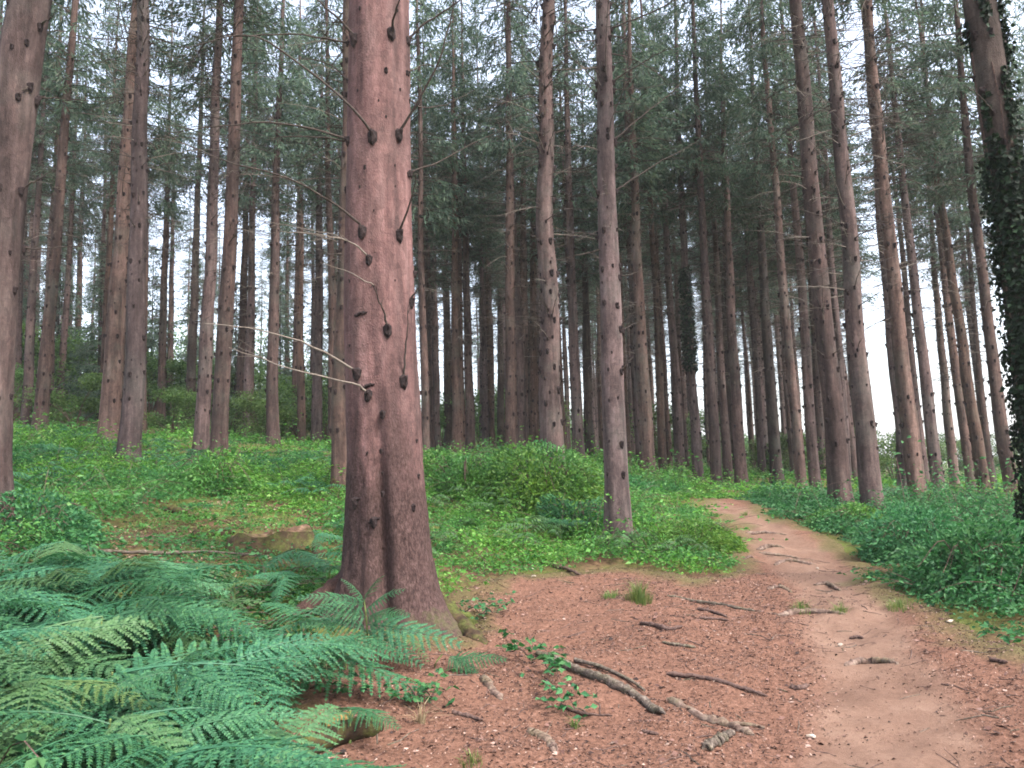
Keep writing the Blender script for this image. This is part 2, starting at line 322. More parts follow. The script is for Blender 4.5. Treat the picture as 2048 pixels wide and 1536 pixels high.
# ------------------------------------------------------------------ the trees one can tell apart: key, base px, x at y 525, x at y 0, width at y 525, distance, label
TREES = [
 ('edge',   (-42, 1045), -12, 62, 98, 8.2, 'thick dark spruce cut off by the left edge of the picture'),
 ('a3',     (51, 852), 68, 103, 15, 27.0, 'slender spruce just right of the trunk cut off at the left edge'),
 ('a2',     (80, 852), 108, 150, 23, 22.0, 'ringed leaning spruce, second clear trunk in from the left edge'),
 ('orange', (118, 800), 138, 158, 11, 36.0, 'thin orange-tinted spruce before the dark thicket at far left'),
 ('a5',     (219, 868), 240, 274, 34, 17.5, 'spruce half hidden behind its twin, left of the pair at left'),
 ('a6',     (258, 932), 275, 285, 37, 14.0, 'sturdy knotted spruce standing in front of its twin at left'),
 ('a10',    (321, 830), 330, 346, 13, 33.0, 'thin spruce just right of the twin spruces at left'),
 ('a11',    (338, 850), 344, 356, 9, 40.0, 'very thin spruce close right of the thin spruce by the twins'),
 ('a7',     (378, 858), 391, 409, 15, 29.0, 'dark thin spruce left of the paired middle-distance spruces'),
 ('a8',     (403, 888), 420, 439, 25, 19.5, 'left trunk of the spruce pair halfway to the big spruce'),
 ('a9',     (436, 918), 457, 479, 30, 16.5, 'right, nearer trunk of the spruce pair, dark foot in the herbs'),
 ('a12',    (478, 866), 489, 503, 14, 31.0, 'left one of two touching spruces behind the pair'),
 ('a12b',   (495, 870), 503, 516, 15, 29.0, 'right one of two touching spruces behind the pair'),
 ('a13',    (546, 876), 549, 567, 20, 24.0, 'straight spruce midway between the pair and the big spruce'),
 ('a14',    (588, 872), 595, 604, 10, 37.0, 'thin straight spruce, second trunk left of the big spruce cluster'),
 ('a15',    (634, 884), 638, 646, 16, 28.0, 'reddish straight spruce, nearest clear trunk left of the big spruce'),
 ('pale',   (664, 880), 672, 680, 7, 42.0, 'thin pale stem close against the left of the big spruce'),
 ('a16',    (678, 985), 689, 699, 31, 12.5, 'spruce with a mossy root, peeping out behind the big spruce'),
 ('big',    (784, 1232), 759, 758, 137, 7.0, 'massive pinkish spruce with bare knotty trunk beside the path'),
 ('c1',     (874, 905), 868, 862, 11, 37.0, 'thin spruce, first trunk right of the big spruce'),
 ('c2',     (899, 903), 893, 888, 10, 39.0, 'dark thin spruce, second trunk right of the big spruce'),
 ('c3',     (916, 906), 911, 905, 17, 27.0, 'middling spruce left of the tall pale trunk against bright sky'),
 ('c4',     (942, 908), 932, 923, 14, 28.0, 'tall pale spruce against the brightest sky gap, right of big spruce'),
 ('c5',     (966, 905), 962, 955, 8, 44.0, 'very thin spruce right of the tall pale trunk'),
 ('c6',     (983, 905), 978, 972, 10, 40.0, 'thin pale spruce, second right of the tall pale trunk'),
 ('c7',     (1002, 903), 999, 994, 9, 43.0, 'dark slender stem left of the trunks around the crooked spruce'),
 ('c8',     (1022, 905), 1020, 1017, 20, 24.0, 'straight spruce left of the crooked spruce, twiggy higher up'),
 ('c9',     (1046, 903), 1047, 1044, 15, 29.0, 'plain spruce nearly touching the crooked spruce on its left'),
 ('c10',    (1068, 903), 1066, 1062, 13, 32.0, 'yellowish thin spruce half hidden behind the crooked spruce'),
 ('crook',  (1102, 950), 1095, 1091, 39, 14.5, 'crooked knobbly spruce with kinked stem behind the bramble bush'),
 ('c12',    (1157, 906), 1142, 1131, 18, 25.0, 'straight spruce close right of the crooked spruce'),
 ('c13',    (1178, 903), 1170, 1162, 12, 34.0, 'dark slim spruce between the crooked spruce and the path-side spruce'),
 ('b',      (1238, 1098), 1218, 1206, 43, 10.8, 'grey-brown spruce with rising dead branches beside the path bend'),
 ('d1',     (1296, 934), 1275, 1258, 21, 22.0, 'spruce close right of the path-side spruce'),
 ('d2',     (1342, 945), 1316, 1296, 8, 33.0, 'very thin leaning stem right of the path-side spruce'),
 ('ivied',  (1397, 955), 1369, 1350, 16, 25.0, 'thin spruce wrapped in dark ivy at mid height'),
 ('d4',     (1434, 972), 1409, 1385, 17, 23.0, 'reddish-footed spruce right of the ivy-wrapped thin spruce'),
 ('d5',     (1464, 945), 1440, 1424, 11, 35.0, 'thin dark spruce where the path vanishes'),
 ('d6',     (1482, 970), 1458, 1440, 17, 24.0, 'straight spruce standing just beyond the end of the visible path'),
 ('d7',     (1534, 946), 1499, 1474, 12, 34.0, 'thin spruce left of a darker one, beyond the path end'),
 ('d8',     (1553, 955), 1525, 1497, 17, 26.0, 'dark straight spruce beyond the right border of the path'),
 ('d9',     (1603, 975), 1563, 1522, 17, 21.0, 'wavy pinkish spruce at the right border of the path'),
 ('d10',    (1681, 1000), 1637, 1590, 37, 14.5, 'thick dark-topped spruce, left of the two stout right-hand trunks'),
 ('d11',    (1712, 945), 1658, 1612, 13, 28.0, 'pale thin spruce squeezed between the two stout right-hand trunks'),
 ('c',      (1750, 1040), 1700, 1659, 35, 13.2, 'stout ringed spruce with wide foot, right of the path'),
 ('d13',    (1815, 980), 1774, 1728, 26, 17.5, 'shaded spruce leaning against its neighbour, right of stout ringed spruce'),
 ('d14',    (1840, 1014), 1783, 1736, 27, 15.5, 'near one of two overlapping spruces right of the stout ringed spruce'),
 ('d15',    (1880, 998), 1824, 1768, 18, 20.0, 'slim spruce at the left rim of the bright clearing'),
 ('d16',    (1912, 980), 1868, 1838, 11, 32.0, 'thin dark spruce silhouetted in the left half of the bright clearing'),
 ('d17',    (1946, 985), 1886, 1842, 14, 26.0, 'slim spruce silhouetted before the middle of the bright clearing'),
 ('d18',    (1973, 996), 1900, 1832, 17, 22.0, 'leaning spruce crossing the middle of the bright clearing'),
 ('d19',    (1986, 976), 1928, 1885, 10, 36.0, 'very thin spruce in the right half of the bright clearing'),
 ('d20',    (2024, 978), 1961, 1910, 20, 20.0, 'dark spruce at the right rim of the bright clearing'),
 ('ivy',    (2112, 1140), 2038, 1958, 72, 7.8, 'big dark leaning spruce clad in ivy at the right edge'),
]

# ------------------------------------------------------------------ ground height: smooth surface through what the photograph shows
_ctl = []
for key, (bx, by), mx, tx, wd, Y, lab in TREES:
    p = at(bx, by, Y); _ctl.append((p[0], Y, p[2] - (0.05 if Y < 15 else 0.22), 1.0))
for px, py, Y in [(1430, 1006, 17), (1560, 1090, 11), (1640, 1170, 8.6), (1700, 1250, 6.8), (1800, 1500, 4.3), (1000, 1500, 4.3), (1250, 1300, 6.3),
                  (560, 1080, 9.3), (450, 1135, 7.8), (2040, 1290, 6.0), (1900, 1240, 6.9), (1040, 1160, 8.9), (1380, 1160, 8.6)]:
    p = at(px, py, Y); _ctl.append((p[0], Y, p[2], .6))
_ctl += [(-1.6, 4.4, .22, .6), (-3.2, 5.0, .45, .6), (-2.2, 3.0, .1, .6), (0, 0, 0, .6), (0, -6, 0, 1), (-8, 0, .9, 1), (8, 0, .1, 1), (10, 8, .3, 1), (-14, 12, 2.2, 1),
         (-25, 25, 4.2, 1), (-25, 50, 6.5, 1), (0, 50, 3.2, 1), (18, 50, 1.0, 1), (30, 50, .6, 1), (25, 25, .6, 1), (-40, 80, 9, 1), (0, 80, 4.0, 1), (40, 80, .3, 1), (-40, 5, 3.5, 1), (40, 5, 0, 1)]
_C = np.array(_ctl)
def _phi(r2): return r2 * np.log(r2 + 1e-9) * .5
_A = _C[:, :2] / 20
_K = _phi(((_A[:, None] - _A[None]) ** 2).sum(-1)) + np.diag(.004 * _C[:, 3])
_P = np.hstack([np.ones((len(_A), 1)), _A])
_S = np.linalg.solve(np.block([[_K, _P], [_P.T, np.zeros((3, 3))]]), np.concatenate([_C[:, 2], np.zeros(3)]))
def gz(x, y):
    x, y = np.broadcast_arrays(np.asarray(x, float), np.asarray(y, float)); sh = x.shape
    xc = np.clip(x.ravel(), -42, 42); yc = np.clip(y.ravel(), -7, 82)
    q = np.stack([xc, yc], 1) / 20; out = np.empty(len(q))
    for i in range(0, len(q), 20000):
        s = q[i:i + 20000]
        out[i:i + 20000] = _phi(((s[:, None] - _A[None]) ** 2).sum(-1)) @ _S[:-3] + _S[-3] + s @ _S[-2:]
    out = out.reshape(sh)
    return out + .05 * vnoise(x * .9, y * .9) + .025 * vnoise(x * 2.3 + 9, y * 2.3)
def hit(px, py):
    d = ray(px, py); t = np.linspace(1.0, 90, 900); p = CAM + d[None] * t[:, None]
    b = p[:, 2] < gz(p[:, 0], p[:, 1])
    i = int(np.argmax(b)) if b.any() else len(t) - 1
    if i == 0: return p[0]
    lo, hi = t[i - 1], t[i]
    for _ in range(12):
        m = (lo + hi) / 2; q = CAM + d * m
        if q[2] < gz(q[0], q[1]): hi = m
        else: lo = m
    return CAM + d * hi

def grid_obj(name, xs, ys, zf, mat, keep=None, attrs=None):
    X, Y = np.meshgrid(xs, ys); Z = zf(X, Y); n, m = X.shape
    v = np.stack([X, Y, Z], -1).reshape(-1, 3)
    i = (np.arange(n - 1)[:, None] * m + np.arange(m - 1)[None]).ravel()
    f = np.stack([i, i + 1, i + m + 1, i + m], 1)
    if keep is not None:
        kk = keep(X, Y).ravel(); f = f[kk[f].any(1)]
    g = Geo(); g.add(v, f); me = g.mesh(name, [mat], True)
    if attrs:
        for an, fn in attrs.items():
            a = me.attributes.new(an, 'FLOAT', 'POINT'); a.data.foreach_set('value', fn(X, Y).ravel().astype(np.float32))
    o = link(name, me); return o
def axis(a, b, step, far):
    c = list(np.arange(a, b + 1e-6, step)); s = step; hi = []; x = b
    while x < far: s = min(s * 1.22, 250); x += s; hi.append(x)
    lo = []; x = a; s = step
    while x > -far: s = min(s * 1.22, 250); x -= s; lo.append(x)
    return np.array(lo[::-1] + c + hi)

LIT_PX = [(1385, 1004), (1470, 1001), (1560, 1032), (1640, 1062), (1700, 1090), (1755, 1150), (1800, 1185), (1890, 1240), (1990, 1290), (2120, 1330), (2400, 1500), (2700, 1900),
          (280, 1900), (380, 1600), (470, 1490), (530, 1400), (560, 1330), (640, 1290), (700, 1268), (800, 1276), (880, 1276), (940, 1262), (960, 1230), (905, 1185), (1000, 1152), (1130, 1142), (1240, 1122), (1320, 1132), (1390, 1168), (1470, 1138), (1485, 1100), (1455, 1050), (1415, 1022)]
LIT = np.array([hit(*p)[:2] for p in LIT_PX])
TRAIL = np.array([hit(*p)[:2] for p in [(1400, 1006), (1440, 1012), (1500, 1040), (1570, 1090), (1640, 1150), (1690, 1220), (1740, 1330), (1790, 1450), (1840, 1600), (1880, 1900)]])
STUMPBARE = np.array([hit(*p)[:2] for p in [(130, 1100), (330, 1010), (480, 990), (640, 1020), (660, 1090), (640, 1150), (450, 1175), (200, 1160)]])
def seg_dist(x, y, P, closed):
    n = len(P); d = np.full(np.shape(x), 1e9)
    for i in range(n if closed else n - 1):
        a, b = P[i], P[(i + 1) % n]; e = b - a
        t = np.clip(((x - a[0]) * e[0] + (y - a[1]) * e[1]) / (e @ e + 1e-9), 0, 1)
        d = np.minimum(d, np.hypot(x - a[0] - t * e[0], y - a[1] - t * e[1]))
    return d
def inside(x, y, P):
    r = np.zeros(np.shape(x), bool); n = len(P)
    for i in range(n):
        a, b = P[i], P[(i + 1) % n]
        c = ((a[1] > y) != (b[1] > y)) & (x < (b[0] - a[0]) * (y - a[1]) / (b[1] - a[1] + 1e-12) + a[0])
        r ^= c
    return r
def lit_sd(x, y):
    x = np.asarray(x, float); y = np.asarray(y, float)
    s = seg_dist(x, y, LIT, True) * np.where(inside(x, y, LIT), 1, -1)
    return s + .16 * vnoise(x * 1.7, y * 1.7) + .08 * vnoise(x * 5, y * 5)
def sstep(a, b, x): t = np.clip((x - a) / (b - a), 0, 1); return t * t * (3 - 2 * t)
def trail_f(x, y): return 1 - sstep(.22, .62, seg_dist(np.asarray(x), np.asarray(y), TRAIL, False) + .15 * vnoise(np.asarray(x) * 2, np.asarray(y) * 2))

def ground_z(x, y):
    m = (np.abs(x) < 12) & (y > .4) & (y < 20.4); z = gz(x, y)
    z[m] -= .14 * sstep(.02, .3, lit_sd(x[m], y[m])); return z
ground = grid_obj('ground', axis(-9, 9, .15, 1200), axis(0, 22, .15, 1200), ground_z, M_GROUND)
ground['kind'] = 'structure'; ground['label'] = 'mossy brown forest floor rising to the left'
def path_z(x, y):
    m = sstep(-.30, .12, lit_sd(x, y))
    return gz(x, y) - .07 + .085 * m - .03 * trail_f(x, y) + .018 * vnoise(x * 4, y * 4) + .012 * vnoise(x * 9, y * 9) + .006 * vnoise(x * 16, y * 16)
path = grid_obj('path', np.arange(-2.4, 8.0, .06), np.arange(.5, 20.5, .06), path_z, M_PATH, keep=lambda x, y: lit_sd(x, y) > -.32,
                attrs={'trail': trail_f, 'edge': lambda x, y: 1 - sstep(-.1, .75, lit_sd(x, y))})
path['kind'] = 'structure'; path['label'] = 'bare trail over reddish needle litter climbing into the trees'
def floor_z(x, y):
    x = np.asarray(x, float); y = np.asarray(y, float)
    return np.where((lit_sd(x, y) > -.15) & (y < 20.4) & (y > .5), np.maximum(path_z(x, y), gz(x, y) - .14 * sstep(.02, .3, lit_sd(x, y))), gz(x, y))

# ------------------------------------------------------------------ spruce crowns, dead branch sprays and knots (shared meshes)
def crown_mesh(seed, H=11.0, Rm=2.4, step=.40, dens=1.0):
    global rng
    keep = rng; rng = np.random.default_rng(seed)
    B, D, NN, L, W = [], [], [], [], []
    g = Geo()
    z = 0.0
    while z < H - .15:
        Lw = Rm * (1 - z / H) ** .8 * (0.65 + .35 * min(1, z / 1.5))
        for b in range(rng.integers(4, 8)):
            th = rng.uniform(0, 2 * math.pi); ll = Lw * rng.uniform(.6, 1.15); zz = z + rng.uniform(-.18, .18)
            if rng.random() < .12: continue
            o = np.array([math.cos(th), math.sin(th), 0]); sdv = np.array([-math.sin(th), math.cos(th), 0])
            droop = rng.uniform(.15, .5); s = np.linspace(0, 1, 7)
            pts = np.array([0, 0, zz]) + o * (ll * s)[:, None]; pts[:, 2] += ll * (.10 * s - droop * s ** 1.6 + .12 * s ** 4)
            g.tube(pts, np.linspace(.022, .004, 7) * (.5 + .5 * ll / Rm), 3, 1, False)
            n = max(3, int(ll / .12 * dens))
            for t in np.linspace(.18, 1, n):
                p = np.array([np.interp(t, s, pts[:, k]) for k in range(3)])
                for sg in (-1, 1):
                    tl = (.5 * (1 - t) + .16) * min(1, ll) * rng.uniform(.5, 1.2)
                    d = o * rng.uniform(.4, .9) + sdv * sg * rng.uniform(.4, 1) + np.array([0, 0, -rng.uniform(.1, 1.3)])
                    d /= np.linalg.norm(d); m = max(2, int(tl / .075))
                    u = (np.arange(m) + rng.random(m)) / m
                    pp = p + d * (u * tl)[:, None]; pp[:, 2] -= .12 * u ** 2
                    B.append(pp); D.append(d + rdir(m) * .75 + np.array([0, 0, -.25])); NN.append(rdir(m))
                    L.append(rng.uniform(.13, .28, m)); W.append(rng.uniform(.03, .065, m))
        z += step * rng.uniform(.75, 1.25)
    g.kites(np.vstack(B), np.vstack(D), np.vstack(NN), np.concatenate(L), np.concatenate(W), 0, .05)
    rng = keep
    return g.mesh('crown', [M_NEEDLE, M_TWIG])
CROWNS = [crown_mesh(100 + i, step=.54, Rm=2.1) for i in range(5)]

def branch_geo(g, p0, d, L, r, tw=3, m=0, droop=.2):
    s = np.linspace(0, 1, 7); d = d / np.linalg.norm(d)
    pts = p0 + d * (L * s)[:, None]; pts[:, 2] += L * (-droop * s ** 2)
    wob = np.cumsum(rng.normal(0, .016 * L, (7, 3)), 0); pts += wob * s[:, None]
    g.tube(pts, np.linspace(r, r * .22, 7), 4 if r > .008 else 3, m, False)
    for _ in range(tw):
        t = rng.uniform(.25, .95); p = np.array([np.interp(t, s, pts[:, k]) for k in range(3)])
        dd = d * rng.uniform(.3, .9) + rdir(1)[0] * .8; dd /= np.linalg.norm(dd); l2 = L * rng.uniform(.12, .4) * (1.15 - t * .6)
        q = p + dd * (np.linspace(0, 1, 4) * l2)[:, None]; q[:, 2] -= .15 * l2 * np.linspace(0, 1, 4) ** 2
        g.tube(q, np.linspace(r * .45, r * .15, 4), 3, m, False)
def spray_mesh(seed, h=7.5, n=95, lo=.6, hi=2.0):
    global rng
    keep = rng; rng = np.random.default_rng(seed); g = Geo()
    for i in range(n):
        z = h * rng.random() ** .75; th = rng.uniform(0, 2 * math.pi)
        d = np.array([math.cos(th), math.sin(th), rng.uniform(-.25, .45)])
        L = rng.uniform(lo, hi) * (.45 + .55 * z / h) * (1 if rng.random() > .3 else .3)
        branch_geo(g, np.array([.05 * math.cos(th), .05 * math.sin(th), z]), d, L, .011 * rng.uniform(.5, 1.2), int(rng.integers(3, 8)), 0 if rng.random() < .7 else 1, rng.uniform(0, .35))
    rng = keep
    return g.mesh('dead_branches', [M_TWIG, M_TWIG_PALE])
SPRAYS = [spray_mesh(200 + i) for i in range(5)]

def knot_mesh():
    g = Geo(); a = np.arange(7) * 2 * math.pi / 7 + .3
    rings = [(-.010, 1.15), (.006, .95), (.018, .5), (.036, .22)]
    v = np.array([[x, r * math.cos(t) * .9, r * math.sin(t) * (0.9 if math.sin(t) > 0 else 2.1)] for x, r in rings for t in a])
    v[:, 1:] *= .03
    v = np.vstack([v, [[.042, 0, .006]]])
    f = [(k * 7 + j, k * 7 + (j + 1) % 7, (k + 1) * 7 + (j + 1) % 7, (k + 1) * 7 + j) for k in range(3) for j in range(7)]
    g.add(v, f); g.add(v[21:], [(j, (j + 1) % 7, 7) for j in range(7)])
    return g.mesh('knot', [M_KNOT], False)
KNOT = knot_mesh()
_kv = np.empty(len(KNOT.vertices) * 3, np.float32); KNOT.vertices.foreach_get('co', _kv); _kv = _kv.reshape(-1, 3)[:29]
_kf4 = np.array([(k * 7 + j, k * 7 + (j + 1) % 7, (k + 1) * 7 + (j + 1) % 7, (k + 1) * 7 + j) for k in range(3) for j in range(7)])
_kf3 = np.array([(21 + j, 21 + (j + 1) % 7, 28) for j in range(7)])

def frame_x(d, up=(0, 0, 1)):
    d = np.asarray(d, float); d = d / np.linalg.norm(d); y = np.cross(up, d); y /= np.linalg.norm(y) + 1e-9; z = np.cross(d, y)
    return np.stack([d, y, z], 1)
def mat4(Rm, t): 
    return Matrix([[*map(float, Rm[i]), float(t[i])] for i in range(3)] + [[0, 0, 0, 1]])

# ------------------------------------------------------------------ trees
FRONT = {'big', 'b', 'edge', 'ivy', 'crook', 'c', 'd10', 'a6'}
class Tree:
    def __init__(s, label, base, offx, R0, H, group, key='', bark=None, lean_y=0.0, flare=.5, crown_at=9.0, sides=None, name='spruce_tree', seedk=0):
        s.key = key; s.base = np.asarray(base, float); s.offx = offx; s.R0 = R0; s.H = H; s.flare = flare; s.lean_y = lean_y
        s.root = emp(name, s.base, label, 'tree', group)
        Y = base[1]; near = Y < 16
        hs = np.concatenate([[-.45, -.2], np.linspace(0, 1.6, 12 if near else 7), np.arange(2.0, 12, .4 if near else .8), np.linspace(12.4, H, 6)])
        ns = sides or (28 if near else 14)
        if key == 'big':
            hs = np.concatenate([[-.5, -.3, -.15], np.linspace(0, 2.4, 70), np.linspace(2.45, 7, 90), np.linspace(7.3, H, 14)]); ns = 84
        th = np.arange(ns) * 2 * math.pi / ns
        Hh, Th = np.meshgrid(hs, th, indexing='ij')
        rr = s.rad(Hh, Th)
        cx, cy = s.cen(Hh)
        v = np.stack([cx + rr * np.cos(Th), cy + rr * np.sin(Th), Hh], -1).reshape(-1, 3)
        i = np.arange(len(hs) - 1)[:, None] * ns; j = np.arange(ns)[None]; j2 = (j + 1) % ns
        f = np.stack([i + j, i + j2, i + ns + j2, i + ns + j], -1).reshape(-1, 4)
        g = Geo(); g.add(v, f); s.trunk = g.obj('trunk', bark or M_BARK, s.root, True)
        c = link('crown', CROWNS[int(rng.integers(len(CROWNS)))], s.root)
        cxx, cyy = s.cen(np.array(crown_at)); sc_ = (H + .4 - crown_at) / 11.0
        c.location = (float(cxx), float(cyy), crown_at); c.rotation_euler = (0, 0, rng.uniform(0, 6.28)); wsc = rng.uniform(.8, 1.1) * (.75 + .25 * sc_) * (1 if base[1] < 38 else .58); c.scale = (wsc, wsc, sc_)
        c2x, c2y = s.cen(np.array(H)); c.rotation_euler = (0, 0, c.rotation_euler[2])
    def cen(s, h):
        h = np.asarray(h, float); hc = np.maximum(h, 0)
        return s.offx(h), s.lean_y * hc
    def rad(s, h, th):
        seed = s.base[0] * 3.7
        hc = np.clip(h, 0, s.H)
        r = s.R0 * np.maximum(.02, (1 - hc / (s.H + .3))) ** .88
        n = .05 * vnoise(np.cos(th) * 1.6 + seed, np.sin(th) * 1.6, h * .7) + .025 * vnoise(np.cos(th) * 4 + seed, np.sin(th) * 4, h * 2.2)
        if s.key == 'crook': n = n * 1.6 + .06 * vnoise(np.cos(th) * 5 + 3, np.sin(th) * 5, h * 4)
        fl = s.flare * np.exp(-np.maximum(h, -.3) / .30)
        lob = .5 + .5 * np.cos(th * 5 + seed) * .8 + .3 * np.cos(th * 3 + seed * 2)
        o = r * (1 + n) + s.R0 * fl * (.35 + .65 * np.maximum(lob, 0))
        if s.key == 'big':
            # two main buttresses seen from the path with a groove between them
            gz_ = np.exp(-((th - R(272)) / R(10)) ** 2); dep = sstep(2.3, .5, h)
            o = o - .20 * gz_ * dep * s.R0 * 2
            o = o + s.R0 * .22 * np.exp(-np.maximum(h, -.3) / .7) * np.clip(np.abs(np.cos(th - .1)), 0, 1) ** 1.5
            o = o + s.R0 * .28 * np.exp(-np.maximum(h, -.4) / .17) * np.maximum(0, np.cos(th - R(332))) ** 8
            o = o + s.R0 * .45 * np.exp(-np.maximum(h, -.4) / .20) * np.maximum(0, np.cos(th - R(205))) ** 8
            rough = sstep(1.6, .2, h)
            o = o + .016 * rough * vnoise(np.cos(th) * 13, np.sin(th) * 13, h * 7) + .006 * vnoise(np.cos(th) * 22, np.sin(th) * 22, h * 16)
            o = o - .02 * np.maximum(0, vnoise(np.cos(th) * 3 + 5, np.sin(th) * 3, h * .5)) 
        elif s.key:
            whorl = np.abs(((h + .13 * s.base[0]) / .55) % 1 - .5) * 2
            o = o * (1 + .02 * (1 - whorl))
        return o
    def surf(s, h, th):
        cx, cy = s.cen(h); r = s.rad(np.asarray(h, float), np.asarray(th, float))
        return np.array([float(cx + r * np.cos(th)), float(cy + r * np.sin(th)), float(h)])
    def knots(s, h0, h1, single, step=.52, size=1.0, per=(3, 6), extra=.8):
        g = Geo(); h = h0 + rng.uniform(0, step)
        while h < h1:
            lst = [(h + rng.normal(0, .025), t + rng.normal(0, .2), 1.0) for t in (np.arange(rng.integers(*per)) * 1.25 + rng.uniform(0, 6.28))]
            lst += [(h + rng.uniform(.1, .45), rng.uniform(0, 6.28), .5) for _ in range(rng.poisson(extra * 2))]
            for hh, t, k in lst:
                k = k * size * .84 * rng.uniform(.55, 1.35); p = s.surf(hh, t); d = np.array([math.cos(t), math.sin(t), .25])
                Rm = frame_x(d) * k
                if single:
                    if k < .35 or math.sin(t) > .25: continue
                    link('knot', KNOT, s.root, mat4(Rm, p))
                else:
                    g.add(p + _kv @ Rm.T, _kf4); g.add(p + _kv @ Rm.T, _kf3)
            h += step * rng.uniform(.75, 1.25)
        if not single:
            o = g.obj('knots', M_KNOT, s.root); o['kind'] = 'stuff'
    def spray(s, h, z=1.0, wsc=1.0):
        o = link('dead_branches', SPRAYS[int(rng.integers(len(SPRAYS)))], s.root); o['kind'] = 'stuff'
        cx, cy = s.cen(np.array(h)); c2, _ = s.cen(np.array(h + 7 * z))
        o.location = (float(cx), float(cy), h); o.rotation_euler = (0, 0, rng.uniform(0, 6.28)); o.scale = (wsc, wsc, z)
    def branch(s, pts, r=.012, tw=3, pale=False, knot=1.0):
        """pts in world space, first one on the trunk"""
        pts = np.asarray(pts) - s.base
        g = Geo(); c = smooth_curve(pts, 14); L = np.linalg.norm(np.diff(c, axis=0), axis=1).sum()
        c[1:-1] += rng.normal(0, .004, (12, 3))
        g.tube(c, np.linspace(r, r * .25, 14), 6, 0, True)
        for _ in range(tw):
            i = int(rng.integers(4, 13)); d = (c[i] - c[i - 2]); d /= np.linalg.norm(d) + 1e-9
            branch_geo(g, c[i], d + rdir(1)[0] * .7, L * rng.uniform(.08, .25), r * .35, 1, 0, .1)
        b = g.obj('branch', M_TWIG_PALE if pale else M_TWIG, s.root, True)
        if knot:
            cx, cy = s.cen(np.array(c[0][2])); t = math.atan2(c[0][1] - float(cy), c[0][0] - float(cx))
            link('knot', KNOT, b, mat4(frame_x((math.cos(t), math.sin(t), .3)) * knot * .8, s.surf(c[0][2], t)))
    def front_angle(s, px, py):
        """height and angle on the trunk that the photograph shows at this pixel"""
        d = ray(px, py); best = None
        for t in np.linspace(s.base[1] - 1.6, s.base[1] + .3, 260):
            p = CAM + d * (t / d[1]) - s.base; cx, cy = s.cen(np.array(p[2]))
            a = math.atan2(p[1] - float(cy), p[0] - float(cx)); rr = math.hypot(p[1] - float(cy), p[0] - float(cx)) - float(s.rad(np.array(p[2]), np.array(a)))
            if best is None or rr < best[0]: best = (rr, p[2], a)
            if rr < 0: return p[2], a
        return best[1], best[2]

TR = {}
MIDY = 525
for key, (bx, by), mx, tx, wd, Y, lab in TREES:
    p = at(bx, by, Y); bz = float(gz(p[0], Y)); base = np.array([p[0], Y, bz])
    pm, pt = at(mx, MIDY, Y), at(tx, 0, Y)
    hm, ht = pm[2] - bz, pt[2] - bz
    xs = np.array([0, hm, ht]); vs_ = np.array([0, pm[0] - p[0], pt[0] - p[0]])
    co = np.polyfit(xs, vs_, 2); sl = np.polyval(np.polyder(co), ht)
    wob = rng.uniform(-1, 1, 2) * (.02 if Y > 12 else .008)
    if key == 'crook': wob = np.array([.035, .03])
    def offx(h, co=co, ht=ht, sl=sl, wob=wob):
        h = np.asarray(h, float); hh = np.clip(h, -.2, ht)
        return np.polyval(co, hh) - co[2] + np.maximum(h - ht, 0) * sl + wob[0] * np.sin(h * .9) + wob[1] * np.sin(h * 2.1 + 1)
    H = 27.0 if key == 'big' else 18.5 + 2.0 * math.sin(bx * 12.9)
    if key in ('edge', 'ivy'): H = 22.0
    rm = wd / F * (Y / math.cos(PITCH)) / 2 * (.93 if key != 'big' else 1)
    R0 = rm / (1 - hm / (H + .3)) ** .88
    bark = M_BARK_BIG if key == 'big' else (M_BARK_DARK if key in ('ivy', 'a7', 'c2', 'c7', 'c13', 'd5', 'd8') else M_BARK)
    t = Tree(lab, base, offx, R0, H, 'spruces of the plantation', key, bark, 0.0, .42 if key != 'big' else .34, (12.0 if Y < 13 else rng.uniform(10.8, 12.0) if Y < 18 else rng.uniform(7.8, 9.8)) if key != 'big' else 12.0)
    TR[key] = t
    if key in FRONT:
        if key not in ('big',): t.knots(.9 if key != 'ivy' else 2.5, 9.5 if Y > 10 else 6.5, True, .5 if key != 'crook' else .30, (1.1 if key != 'crook' else 1.5) if Y > 10 else 1.25)
    else: t.knots(.8, 11, False, .50, 1.15 if Y < 20 else 1.3)
    if key == 'big': continue
    if Y > 9: t.spray(max(3.0, 3.4 + rng.normal(0, .5)), 1.0, rng.uniform(.75, 1.1))
    if Y > 11: t.spray(4.2, .85, rng.uniform(.9, 1.3))

# -- the big spruce: knots and dead branches where the photograph shows them
B = TR['big']
for px, py, k in [(772, 138, 1.2), (812, 143, 1.0), (730, 332, .9), (815, 347, 1.1), (690, 380, .8), (716, 180, .5), (757, 200, .5), (772, 232, .5), (800, 178, .6), (720, 372, .6), (790, 372, .5),
                  (738, 515, 1.9), (828, 545, 1.4), (822, 605, 1.5), (765, 825, 1.5), (735, 787, 1.9), (715, 742, 2.2), (700, 560, .7), (790, 330, .5), (765, 985, 1.0), (735, 905, .7), (832, 880, .7), (836, 950, .8), (826, 1012, 1.3), (712, 1000, 2.0), (748, 1040, 1.8),
                  (762, 900, .9), (700, 690, .5), (790, 560, .4), (748, 420, .4), (765, 945, .6), (720, 15, .8), (795, 20, .6)]:
    h, a = B.front_angle(px, py)
    link('knot', KNOT, B.root, mat4(frame_x((math.cos(a), math.sin(a), .25)) * k * .58, B.surf(h, a)))
def bigbr(tree, pix, dep, r=.012, tw=3, pale=False, knot=1.6):
    h, a = tree.front_angle(*pix[0]); p0 = tree.surf(h, a) + tree.base
    pts = [p0]
    for (px, py), dd in zip(pix[1:], np.linspace(0, dep, len(pix))[1:]):
        pts.append(at(px, py, p0[1] + dd))
    tree.branch(pts, r, tw, pale, knot)
